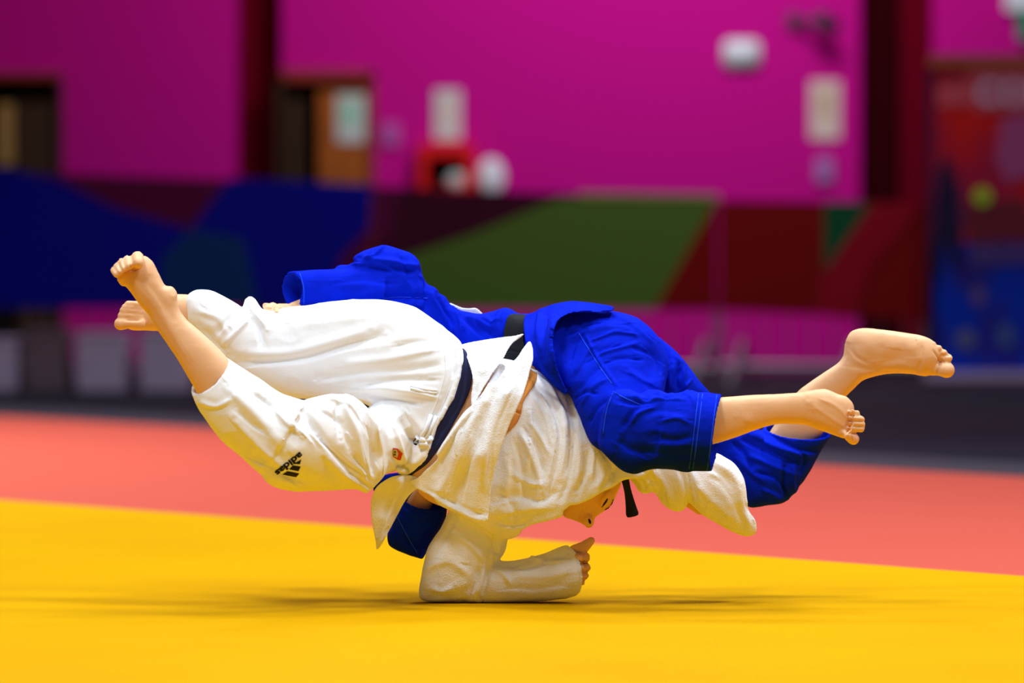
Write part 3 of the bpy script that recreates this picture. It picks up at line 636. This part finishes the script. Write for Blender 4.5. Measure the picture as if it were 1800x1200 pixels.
# jacket
jO = [(800, 640), (860, 618), (910, 635), (945, 652), (985, 676), (1020, 696), (1090, 730), (1140, 775), (1170, 830), (1130, 890), (1070, 930), (1000, 950), (940, 960), (880, 960), (800, 930), (745, 900), (735, 850), (760, 760)]
jC = [(850, 632), (910, 636), (945, 652), (985, 676), (1020, 696), (1090, 730), (1130, 770), (1150, 815), (1128, 838), (1108, 841), (1094, 844), (1078, 855), (1060, 863), (1030, 880), (1012, 886), (1001, 887), (995, 893), (989, 897), (988, 907), (965, 914), (935, 921), (918, 930), (911, 940), (896, 946), (880, 945), (850, 930), (810, 905), (770, 885), (760, 860), (780, 820), (800, 770), (830, 700)]
jacket = [inflate(jO, [(900, 760, 0), (1100, 820, 0), (800, 850, 0), (1000, 700, .02)], kd=1, hmax=105, clip=jC)]
jacket.append(inflate([(800, 880), (775, 925), (755, 955), (744, 990), (738, 1030), (737, 1048), (745, 1056), (775, 1058), (805, 1055), (825, 1059), (855, 1059), (872, 1040), (868, 1005), (874, 990), (888, 970), (894, 946), (905, 910), (900, 860), (850, 840)],
   [(860, 880, 0), (800, 960, -.01), (790, 1030, 0), (850, 1030, 0)], kd=.9, hmax=60))
jacket.append(loft([(800, 1000, 800, 1058, 0, .8), (862, 986, 850, 1060, 0, .85), (905, 984, 895, 1059, 0, .9), (955, 972, 950, 1057, 0, .9, -6, 0), (978, 963, 985, 1054, 0, .9, -14, 0), (996, 957, 1008, 1050, 0, .9, -22, 0)], open_end='end', th=.008, depth_in=5))
jacket.append(inflate([(1080, 790), (1100, 835), (1116, 852), (1122, 863), (1136, 867), (1150, 864), (1160, 880), (1174, 893), (1193, 899), (1205, 893), (1209, 882), (1218, 889), (1234, 904), (1265, 924), (1298, 940), (1318, 943), (1330, 934), (1328, 914), (1315, 893), (1312, 860), (1305, 835), (1290, 812), (1265, 797), (1240, 790), (1180, 780)],
   [(1120, 830, .02), (1200, 840, 0), (1300, 880, .0), (1320, 930, .02)], kd=.85, hmax=60))
me = union(jacket, .0030, 3)
me = sculpt(me, [
  ([(952, 665), (975, 690), (990, 730), (992, 790), (985, 840)], 8, 3.5), ([(975, 685), (1000, 730), (1003, 780), (995, 830)], 6, -4), ([(930, 740), (950, 770), (965, 800)], 5, 3), ([(920, 750), (945, 790), (955, 830)], 4, -3), ([(915, 760), (935, 805), (950, 850), (948, 880)], 7, 4),
  ([(905, 775), (915, 820), (920, 870)], 6, -4.5), ([(892, 800), (893, 850), (885, 890)], 8, 3.5), ([(870, 880), (900, 870), (950, 880), (985, 860)], 9, -4), ([(870, 905), (920, 895), (970, 890)], 9, 3.5),
  ([(1005, 745), (1020, 790), (1015, 850)], 9, 3), ([(1030, 790), (1030, 830), (1010, 870)], 6, -3.5), ([(1060, 800), (1062, 835), (1045, 862)], 6, 3.5), ([(1085, 815), (1080, 840)], 5, -3), ([(960, 700), (985, 760), (978, 820), (962, 870)], 4, -2.4), ([(940, 700), (960, 740), (968, 780)], 3, 2.4), ([(948, 690), (972, 735), (980, 775)], 3, 2.4),
  # supporting sleeve
  ([(800, 910), (778, 950), (758, 985)], 8, -4), ([(880, 905), (870, 950), (855, 990)], 7, -3), ([(858, 940), (872, 965), (870, 985)], 4, -3.5), ([(846, 994), (835, 1020), (822, 1050)], 7, -5), ([(862, 992), (856, 1020), (852, 1052)], 5, -5), ([(850, 1000), (846, 1025), (838, 1046)], 5, 3), ([(872, 992), (900, 992), (925, 986)], 5, -4.5),
  ([(745, 1000), (790, 985), (830, 1015)], 12, 3), ([(755, 1045), (790, 1050), (812, 1040)], 6, -3), ([(895, 995), (925, 1000), (955, 990), (965, 978)], 5, -4), ([(955, 975), (975, 982), (998, 975)], 5, -4.5), ([(940, 985), (965, 988), (990, 985)], 4, 3), ([(900, 1010), (960, 1012), (1010, 1000)], 10, 2), ([(1012, 970), (1020, 1000), (1022, 1035)], 3, -1.5),
  # right sleeve
  ([(1130, 825), (1150, 850), (1165, 878)], 6, -4), ([(1145, 822), (1168, 855), (1178, 885)], 6, 4), ([(1195, 825), (1205, 860), (1208, 885)], 6, -5), ([(1212, 825), (1225, 860), (1236, 895)], 8, 4.5), ([(1115, 835), (1130, 850)], 6, 3), ([(1245, 835), (1270, 850), (1290, 880), (1305, 920)], 10, -2.5), ([(1260, 810), (1295, 845), (1305, 890), (1320, 930)], 9, 3.5), ([(1120, 840), (1132, 852), (1134, 864)], 4, -4), ([(1158, 840), (1166, 866), (1172, 888)], 4, -3), ([(1210, 830), (1216, 860), (1214, 885)], 4, -5), ([(1225, 850), (1250, 880), (1290, 915)], 7, 3), ([(1240, 820), (1270, 835), (1290, 860)], 7, -3), ([(1020, 710), (1045, 770), (1040, 840)], 5, 3), ([(1000, 700), (1012, 760), (1000, 840), (985, 880)], 3.5, -3), ([(930, 720), (935, 760), (925, 820)], 4, 3), ([(960, 720), (975, 770), (965, 840)], 3.5, 3), ([(1050, 780), (1075, 820), (1070, 850)], 5, -3), ([(900, 830), (930, 850), (960, 850)], 5, 3), ([(880, 860), (905, 900), (900, 925)], 6, -3), ([(865, 915), (900, 925), (930, 915)], 5, -3), ([(775, 960), (765, 1000), (770, 1040)], 8, -2.5), ([(800, 940), (830, 960), (850, 985)], 8, 2.5), ([(752, 1030), (775, 1040), (800, 1030)], 5, 3), ([(890, 1030), (940, 1035), (1000, 1025)], 9, -2), ([(930, 975), (945, 985), (958, 978)], 3, 3), ([(870, 1000), (885, 1010), (900, 1030)], 5, 2.5), ([(860, 960), (880, 975), (890, 960)], 4, -3)], (1.3, 12), 1.2)
put('jacket', me, M['gi_weave'], WP)
fa = sheet([(809, 607), (840, 599), (880, 593), (905, 590), (922, 586), (912, 595), (903, 601), (895, 611), (887, 626), (878, 639), (868, 653), (853, 677), (841, 698), (831, 718), (828, 700), (832, 672), (828, 650), (820, 628)],
   [(812, 610, -.05), (900, 592, -.06), (922, 587, -.08), (870, 650, -.145), (835, 710, -.165), (828, 660, -.13)], folds=[([(828, 640), (850, 650), (880, 640)], 10, 4), ([(835, 700), (850, 660), (900, 605)], 6, -3)])
flap_u = union([fa], .0022, 2); put('jacket_tail', sculpt(flap_u, [([(850, 610), (845, 640), (838, 690)], 8, 2.5), ([(870, 605), (865, 645), (850, 690)], 6, -2)], (.5, 12)), M['gi_weave'], WP)
fi = sheet([(878, 640), (892, 650), (888, 690), (860, 740), (820, 790), (800, 800), (800, 770), (822, 725), (850, 688)], [(885, 650, -.10), (850, 700, -.175), (810, 785, -.19)], folds=[([(890, 650), (855, 700), (815, 760)], 4, 6), ([(870, 690), (835, 740)], 4, -5)])
put('jacket_lining', sculpt(union([fi], .0022, 1), [], (.5, 12)), M['gi_weave'], WP)
fb = sheet([(932, 599), (937, 613), (937, 633), (932, 650), (928, 668), (919, 694), (909, 716), (899, 738), (887, 767), (876, 800), (864, 850), (859, 900), (856, 915), (846, 917), (830, 912), (805, 900), (780, 886), (758, 870), (742, 862), (728, 856), (720, 846), (735, 838), (755, 820), (770, 804), (768, 796), (785, 768), (806, 738), (822, 718), (846, 700), (866, 678), (880, 658), (889, 647), (899, 638), (910, 627), (919, 614), (926, 604)],
   [(937, 600, -.10), (930, 660, -.15), (890, 690, -.20), (880, 820, -.185), (856, 915, -.165), (800, 895, -.14), (725, 850, -.09), (760, 812, -.135), (800, 750, -.175), (860, 690, -.18), (840, 800, -.21)],
   folds=[([(915, 640), (880, 720), (850, 800), (835, 890)], 12, 6), ([(885, 670), (850, 740), (815, 830), (800, 880)], 9, -6), ([(850, 705), (815, 770), (785, 840), (770, 865)], 9, 7), ([(825, 725), (795, 775), (765, 830)], 6, -5), ([(775, 795), (800, 760), (825, 722)], 4, 5)])
flb = union([fb], .0024, 2)
flb = sculpt(flb, [([(748, 860), (790, 880), (830, 900), (852, 904)], 4, -2.6), ([(742, 866), (790, 890), (835, 911), (853, 912)], 4.5, 3), ([(900, 690), (872, 760), (860, 850)], 5, -2.5), ([(870, 700), (855, 770), (850, 860)], 6, 2.5), ([(830, 760), (800, 830), (790, 872)], 5, 3), ([(845, 760), (820, 830), (812, 880)], 5, -3), ([(770, 801), (790, 772), (812, 742), (830, 722)], 3, 3.5)], (1.0, 13))
put('jacket_front', flb, M['gi_weave'], WP)
fcp = sheet([(748, 848), (735, 858), (722, 868), (708, 888), (695, 912), (682, 936), (672, 955), (662, 967), (660, 950), (655, 925), (652, 900), (652, 880), (658, 862), (668, 850), (688, 838), (712, 834), (735, 838)],
   [(740, 848, -.07), (700, 845, -.10), (665, 870, -.08), (662, 965, -.05), (700, 900, -.05), (670, 910, -.075)], folds=[([(705, 845), (690, 890), (668, 950)], 6, 9), ([(722, 850), (702, 890), (680, 935)], 4, -5)])
put('jacket_tail', sculpt(union([fcp], .0022, 2), [], (.5, 12)), M['gi_weave'], WP)
tl = sheet([(788, 533), (800, 536), (812, 541), (825, 542), (836, 541), (844, 547), (852, 560), (820, 575), (790, 560)], [(820, 555, .30)], th=.012)
put('jacket_tail', union([tl], .0025, 2), M['gi_weave'], WP)
# orange belt pushed up around the chest
me = union([inflate(jO, [(900, 760, 0), (1100, 820, 0), (800, 850, 0), (1000, 700, .02)], kd=1, hmax=105, clip=[(918, 636), (936, 642), (943, 650), (945, 660), (942, 672), (932, 687), (923, 700), (918, 712), (916, 727), (910, 741), (899, 753), (886, 765), (870, 775), (880, 740), (895, 700), (905, 660)], grow=5)], .0026, 1)
me = sculpt(me, [([(936, 660), (925, 685), (915, 715)], 2.5, -2), ([(917, 728), (905, 722)], 1.6, -4)], (.5, 20))
tag(put('belt', me, M['orange'], WP), 'orange belt')

# =================================================================== the wrestler in blue
BP = empty('person', tuple(P(1090, 1046, .12)), 'person in blue judo suit thrown over the back of the wrestler in white', 'person', 'two judo wrestlers in mid throw')
bO = [(590, 470), (615, 465), (624, 460), (621, 453), (640, 441), (674, 431), (700, 437), (722, 445), (737, 460), (741, 480), (743, 487), (752, 500), (769, 515), (782, 521), (791, 535), (805, 544), (822, 549), (846, 552), (868, 547), (887, 541), (900, 544), (910, 551), (935, 553), (955, 543), (1000, 535), (1050, 545), (1090, 600), (1080, 680), (1000, 700), (900, 690), (800, 660), (700, 600), (600, 570), (588, 530)]
bctrl = [(600, 500, .17), (700, 480, .18), (780, 580, .20), (900, 600, .15), (1020, 620, .05)]
parts = []
parts.append(inflate([(1245, 700), (1320, 694), (1370, 692), (1400, 690), (1422, 686), (1450, 683), (1472, 692), (1488, 697), (1499, 708), (1502, 720), (1500, 740), (1494, 758), (1486, 770), (1475, 768), (1458, 762), (1438, 755), (1415, 747), (1370, 745), (1330, 755), (1290, 770), (1240, 785), (1160, 815), (1100, 800), (1100, 740), (1170, 710)],
   [(1120, 760, -.20), (1300, 730, -.20), (1420, 710, -.20), (1500, 740, -.20)], kd=.85, hmax=45, step=3.5))
for (a, b, r) in (((1480, 759), (1500, 771), 10.5), ((1486, 752), (1513, 753), 7), ((1490, 744), (1515, 746), 6.3), ((1490, 734), (1514, 737), 6.2), ((1488, 722), (1506, 726), 6)):
    parts.append(capsule([(a[0], a[1], -.215, r), ((a[0] + b[0]) / 2, (a[1] + b[1]) / 2 - 1, -.238, r * .9), (b[0], b[1], -.225, r)]))
parts.append(inflate([(1400, 690), (1440, 660), (1470, 640), (1482, 625), (1485, 604), (1495, 584), (1514, 577), (1540, 578), (1580, 583), (1618, 589), (1638, 597), (1650, 611), (1652, 630), (1645, 648), (1630, 661), (1600, 657), (1560, 657), (1520, 667), (1500, 684), (1480, 705), (1460, 740), (1440, 770), (1410, 800), (1370, 840), (1320, 850), (1330, 800), (1365, 740)],
   [(1350, 820, .18), (1450, 690, .17), (1520, 630, .15), (1650, 630, .13)], kd=.75, hmax=50, step=3.5))
for (a, b, r) in (((1640, 646), (1664, 650), 14.5), ((1640, 630), (1667, 629), 7.6), ((1640, 622), (1659, 620), 6.6), ((1636, 614), (1650, 612), 6), ((1628, 606), (1640, 605), 5.8)):
    parts.append(capsule([(a[0], a[1], .135, r), ((a[0] + b[0]) / 2, (a[1] + b[1]) / 2 + .5, .13, r * .84), (b[0], b[1], .125, r)]))

parts.append(capsule([(1348, 838, .18, 26), (1275, 785, .16, 24), (1180, 700, .09, 32), (1100, 660, .06, 40)]))
parts.append(capsule([(1110, 770, -.18, 36), (1080, 700, -.06, 38), (1050, 625, .04, 42)]))
parts.append(capsule([(1040, 625, .05, 44), (920, 620, .14, 42), (820, 615, .19, 36), (750, 555, .19, 28), (700, 500, .18, 26), (600, 516, .16, 24), (535, 537, .15, 14), (508, 546, .13, 12)]))
parts.append(capsule([(505, 545, .12, 12), (490, 545, .10, 12)]))
for k, (x, y) in enumerate(((464, 537), (466, 543), (474, 547), (484, 550))):
    parts.append(capsule([(495, 545, .10 - .008 * k, 7), (478 + k * 3, 537 + k * 2, .085 - .018 * k, 7), (x + 2, y, .07 - .018 * k, 6.5), (x + 6, y + 12, .06 - .015 * k, 5.5)]))
parts.append(capsule([(500, 546, .13, 7), (482, 545, .12, 7), (472, 548, .10, 6)]))
parts.append(capsule([(810, 625, .20, 40), (780, 720, .22, 36), (712, 930, .10, 28), (728, 900, .07, 23), (748, 868, .06, 21), (778, 840, .05, 17), (800, 835, .03, 14)]))
parts.append(capsule([(800, 625, .21, 38), (765, 645, .27, 36)])); parts.append(ball(742, 668, .30, 62, 62, 74, .5))
for k in range(4): parts.append(capsule([(800, 836, .0, 8), (820, 828 + 3 * k, -.01 - .012 * k, 7), (828, 838 + 3 * k, -.02 - .012 * k, 6)]))
parts.append(capsule([(800, 838, .01, 8), (812, 850, .0, 7)]))
me = union(parts, .0026, 3)
me = sculpt(me, [([(1490, 761), (1514, 763)], 2, -2.5), ([(1490, 749), (1518, 750)], 1.8, -2.2), ([(1492, 740), (1518, 741)], 1.8, -2.2), ([(1490, 730), (1512, 731)], 1.8, -2.2), ([(1440, 700), (1470, 715), (1490, 735)], 4, 1.2), ([(1430, 715), (1460, 735), (1488, 753)], 4, 1.0), ([(1418, 700), (1425, 715)], 8, 2.5),
   ([(1646, 640), (1652, 632), (1660, 637)], 2.2, -3), ([(1640, 616), (1652, 636), (1644, 660)], 2.5, -3.5), ([(1655, 624), (1672, 625)], 1.8, -2.2), ([(1620, 606), (1622, 630), (1612, 650)], 3, -1.6), ([(1505, 606), (1535, 608), (1550, 612)], 24, 5), ([(1610, 615), (1622, 632), (1622, 650)], 17, 4), ([(1540, 640), (1580, 630), (1600, 635)], 12, -3), ([(1490, 640), (1530, 650), (1570, 648)], 8, -2), ([(1495, 610), (1505, 628), (1530, 640)], 4, -1.6), ([(1300, 735), (1330, 742)], 8, 1.5)], (.25, 24))
bb = put('body', me, M['skin'], BP); tbb = bvh(bb)
decal('toenail', [([(1497, 764), (1505, 763), (1509, 768), (1506, 775), (1499, 774)], M['nail'])], tbb, bb)
# head of hair, turned away behind the wrestler in white
me = union([ball(740, 664, .315, 66, 62, 76, .5)], .004, 1); put('hair', me, mat('dark_hair', (.02, .012, .008), .6, .3), BP)
# jacket with sleeves
sl = loft([(512, 477, 517, 541, .15, .95, -19, 2), (522, 477, 530, 544, .15, .95, -17, 2), (560, 474, 562, 556, .155, .95, -8, 0), (600, 471, 600, 562, .16, .9), (640, 462, 640, 570, .165, .9), (680, 465, 670, 585, .17, .9)], open_end='start', th=.006, depth_in=7)
up_ = inflate(bO, bctrl, kd=.85, hmax=85, clip=[(590, 470), (615, 465), (624, 460), (621, 453), (640, 441), (674, 431), (700, 437), (722, 445), (737, 460), (741, 480), (743, 487), (752, 500), (769, 515), (782, 521), (791, 535), (805, 544), (822, 549), (846, 552), (868, 547), (887, 541), (900, 544), (910, 551), (935, 553), (950, 600), (935, 680), (900, 690), (800, 660), (700, 600), (600, 570), (588, 530)])
sl2 = loft([(703, 866, 787, 884, .05, .9, 2, -19), (696, 884, 786, 900, .05, .9, 2, -14), (687, 912, 780, 922, .055, .9, 0, -6), (680, 940, 764, 946, .06, .9), (683, 958, 746, 978, .065, .8), (700, 968, 742, 983, .07, .6)], open_end='start', th=.006, depth_in=5)
upperarm = inflate([(657, 852), (672, 835), (720, 830), (760, 850), (770, 900), (745, 955), (700, 945), (690, 905), (672, 872), (658, 866)], [(700, 880, .15), (740, 860, .16)], kd=.6)
skirt = inflate(bO[:], bctrl, kd=.85, hmax=85, grow=7, clip=[(922, 557), (952, 541), (975, 534), (1005, 529), (1040, 532), (1074, 538), (1077, 545), (1050, 549), (1015, 551), (985, 566), (975, 600), (985, 650), (1000, 690), (975, 678), (950, 655), (940, 640), (930, 600)])
me = union([sl, up_, sl2, upperarm], .0030, 3)
me = sculpt(me, [([(638, 452), (655, 457), (690, 461), (735, 470)], 5, 4), ([(676, 432), (660, 448), (645, 457)], 4, 3.5), ([(640, 470), (680, 474), (735, 478)], 7, -3.5), ([(655, 442), (640, 452)], 5, -3), ([(610, 466), (660, 464), (700, 480)], 4, 3), ([(740, 470), (748, 500), (748, 545)], 5, -4), ([(650, 530), (700, 523), (750, 525)], 5, -3.5), ([(655, 540), (700, 535), (745, 538)], 4, 2.5), ([(560, 490), (620, 500), (700, 500)], 14, 2),
  ([(752, 508), (775, 545), (800, 590)], 7, 4), ([(762, 520), (790, 560), (800, 600)], 5, -4), ([(790, 535), (808, 560), (812, 590)], 6, 4), ([(805, 552), (830, 575), (850, 590)], 6, -4), ([(820, 553), (850, 570), (870, 575)], 6, 3.5), ([(870, 548), (862, 570), (868, 592)], 6, -4), ([(885, 543), (878, 568), (880, 595)], 5, 3.5),
  ([(520, 478), (530, 505), (530, 537)], 2.5, 2), ([(700, 905), (730, 930), (740, 975)], 6, 2), ([(695, 900), (712, 935), (735, 975)], 3, 2.5), ([(700, 890), (730, 908), (775, 905)], 3, 2), ([(580, 500), (640, 492), (690, 500)], 8, -2), ([(600, 530), (650, 515), (700, 510)], 7, 2), ([(700, 450), (715, 470), (720, 500)], 6, -2.5), ([(715, 490), (725, 515), (722, 540)], 5, 2.5), ([(775, 530), (788, 560), (790, 595)], 3.5, -3), ([(830, 558), (845, 575), (865, 590)], 4, -3), ([(845, 556), (865, 565), (880, 560)], 4, 3), ([(735, 480), (752, 505), (770, 520)], 4, 3), ([(690, 925), (712, 950), (735, 960)], 6, -2)], (1.3, 12), 1.5)
bj = put('jacket', me, M['blue'], BP); tj = bvh(bj)
skirt = sheet([(922, 557), (940, 548), (955, 541), (975, 534), (1005, 529), (1040, 532), (1060, 535), (1076, 538), (1080, 543), (1074, 547), (1050, 548), (1020, 548), (998, 552), (982, 562), (972, 580), (970, 605), (976, 640), (988, 668), (998, 692), (985, 688), (968, 672), (948, 652), (938, 640), (930, 615), (922, 590)],
   [(925, 557, .07), (955, 541, .07), (1005, 529, .06), (1040, 532, .02), (1078, 541, -.02), (1020, 548, -.07), (975, 575, -.10), (972, 620, -.115), (995, 690, -.10), (935, 640, -.07), (925, 590, .0), (950, 590, -.06)], th=.024)
me = sculpt(union([skirt], .0028, 1), [([(950, 548), (945, 580), (950, 620)], 6, 4), ([(962, 556), (955, 590), (958, 630)], 5, -5), ([(975, 560), (967, 600), (975, 650)], 4, 4), ([(940, 600), (950, 640), (975, 670)], 6, -3)], (.35, 11))
put('jacket_skirt', me, M['blue'], BP)
seam('jacket_seam', tj, [[(650, 527), (700, 522), (752, 524)], [(527, 480), (534, 506), (534, 538)], [(697, 905), (714, 938), (736, 976)]], .0009, M['stitch'], bj)
# trousers
thigh = inflate([(935, 600), (945, 565), (978, 549), (1010, 546), (1050, 546), (1084, 547), (1112, 555), (1140, 573), (1162, 600), (1174, 632), (1172, 665), (1166, 692), (1150, 740), (1120, 790), (1085, 810), (1060, 795), (1040, 780), (1028, 755), (1010, 712), (1000, 690), (975, 672), (950, 645)],
   [(1000, 600, .03), (1080, 620, -.02), (1080, 700, -.10), (1090, 780, -.15), (1150, 640, .0)], kd=.95, hmax=95)
shin = inflate([(1052, 770), (1060, 725), (1078, 688), (1105, 684), (1125, 692), (1140, 684), (1160, 685), (1180, 692), (1225, 688), (1240, 760), (1220, 826), (1175, 824), (1140, 826), (1118, 832), (1096, 828), (1075, 812), (1056, 792)],
   [(1080, 760, -.19), (1150, 750, -.21), (1230, 750, -.20)], kd=.85, hmax=75)
scuff = loft([(1170, 692, 1150, 824, -.205, .8), (1215, 688, 1195, 826, -.20, .85), (1245, 689, 1228, 827, -.20, .85, 3, 0), (1269, 692, 1251, 828, -.20, .85, 6, 1)], open_end='end', th=.007, depth_in=4)
thf = inflate([(1150, 592), (1182, 612), (1215, 650), (1245, 688), (1290, 742), (1330, 752), (1372, 790), (1405, 852), (1392, 872), (1375, 885), (1345, 890), (1318, 893), (1290, 870), (1250, 810), (1200, 760), (1140, 720), (1110, 660)],
   [(1180, 660, .06), (1300, 800, .17), (1370, 850, .17)], kd=.85, hmax=80)
fcuff = loft([(1343, 750, 1461, 764, .17, .85, 5, -14), (1335, 765, 1449, 785, .17, .85, 4, -10), (1322, 790, 1432, 815, .17, .85, 2, -5), (1310, 825, 1408, 852, .17, .85), (1308, 860, 1385, 880, .17, .85)], open_end='start', th=.007, depth_in=5)
me = union([thigh, shin, scuff, thf, fcuff], .0030, 3)
me = sculpt(me, [([(1015, 590), (1060, 575), (1110, 580)], 10, 3), ([(1000, 640), (1010, 605), (1030, 585)], 6, -3.5), ([(1030, 640), (1060, 615), (1095, 605)], 4, -2.5), ([(1050, 625), (1090, 612), (1120, 605)], 4, 2.5), ([(1010, 660), (1030, 625), (1050, 605)], 5, 3), ([(1015, 690), (1040, 660), (1060, 640)], 5, -2.5), ([(1020, 715), (1045, 680), (1070, 665)], 6, 2.5),
  ([(1030, 590), (1050, 630), (1085, 680)], 2.5, 2), ([(1165, 600), (1178, 640), (1168, 685)], 4, -3), ([(1085, 700), (1110, 710), (1150, 700)], 5, -3.5), ([(1110, 695), (1135, 705), (1160, 698), (1200, 700)], 5, 3.5), ([(1100, 740), (1090, 765), (1082, 790)], 10, 3), ([(1095, 755), (1110, 730), (1125, 712)], 5, -3), ([(1130, 730), (1160, 720), (1200, 724)], 9, -2.5), ([(1120, 790), (1180, 800), (1230, 800)], 10, -2),
  ([(1180, 640), (1175, 665), (1180, 688)], 5, 3.5), ([(1195, 645), (1190, 668), (1195, 688)], 5, -4), ([(1215, 668), (1205, 680), (1210, 690)], 4, 3), ([(1228, 694), (1222, 760), (1215, 822)], 3, -2), ([(1078, 690), (1066, 725), (1060, 765)], 3, 2.5),
  ([(1300, 770), (1340, 790), (1400, 815)], 6, -4), ([(1320, 760), (1360, 785), (1415, 800)], 6, 4), ([(1310, 800), (1350, 815), (1395, 835)], 6, 3.5), ([(1330, 830), (1365, 840), (1385, 870)], 5, -4), ([(1380, 815), (1378, 850), (1385, 875)], 4, -4), ([(1395, 815), (1392, 845), (1395, 862)], 4, 4), ([(1350, 760), (1400, 790), (1440, 792)], 4, -3), ([(1060, 545), (1110, 570), (1150, 605)], 6, 2), ([(1000, 590), (1030, 572), (1060, 568)], 4, -3), ([(1040, 600), (1080, 585), (1120, 590)], 3.5, 2.5), ([(1060, 640), (1090, 630), (1130, 632)], 4, -2.5), ([(1110, 610), (1150, 625), (1165, 660)], 6, -2.5), ([(1100, 650), (1130, 670), (1155, 675)], 6, 2.5), ([(1010, 700), (1030, 690), (1050, 692)], 4, -3), ([(1035, 745), (1050, 720), (1070, 700)], 4, -2.5), ([(1110, 745), (1125, 725), (1150, 715)], 4, 3), ([(1085, 770), (1105, 790), (1140, 800)], 7, -2.5), ([(1160, 740), (1190, 735), (1215, 745)], 6, 2.5), ([(1150, 770), (1190, 775), (1220, 765)], 7, -2.5), ([(1150, 688), (1170, 700), (1200, 695)], 3, -3), ([(1200, 690), (1215, 700), (1222, 715)], 3, 2), ([(1185, 625), (1200, 650), (1205, 685)], 4, 3), ([(1290, 800), (1320, 830), (1350, 850)], 7, 3), ([(1285, 775), (1310, 800), (1325, 830)], 5, -3.5), ([(1340, 860), (1360, 870), (1375, 882)], 4, 3), ([(1405, 790), (1415, 810), (1405, 835)], 4, -3)], (1.5, 12), 1.5)
bt = put('trousers', me, M['blue'], BP); tbt = bvh(bt)
seam('trouser_seam', tbt, [[(1018, 586), (1040, 622), (1058, 650), (1076, 675)], [(1078, 688), (1066, 722), (1060, 762)], [(1078, 688), (1100, 700), (1128, 712)], [(1228, 692), (1222, 740), (1216, 790), (1211, 824)], [(1235, 692), (1229, 740), (1223, 790), (1218, 824)], [(1260, 694), (1254, 740), (1248, 790), (1243, 826)]], .00095, M['stitch'], bt)
# black belt and its hanging end
me = union([inflate(bO, bctrl, kd=.85, hmax=85, grow=8, clip=[(893, 556), (905, 551), (935, 555), (926, 570), (920, 590), (922, 612), (908, 632), (888, 650), (870, 655), (866, 635), (882, 605), (886, 580)])], .0026, 1)
bl = put('belt', sculpt(me, [([(878, 620), (900, 616), (925, 622)], 2.0, -2.5)], (.3, 15)), M['black'], BP)
q_ = sheet([(1090, 836), (1104, 836), (1108, 855), (1114, 876), (1120, 894), (1123, 904), (1113, 908), (1101, 909), (1100, 893), (1098, 868), (1094, 850)], [(1098, 840, -.02), (1110, 908, -.05), (1105, 870, -.03)], th=.008, smooth=2)
put('belt_end', union([q_], .0018, 1), M['black'], bl)
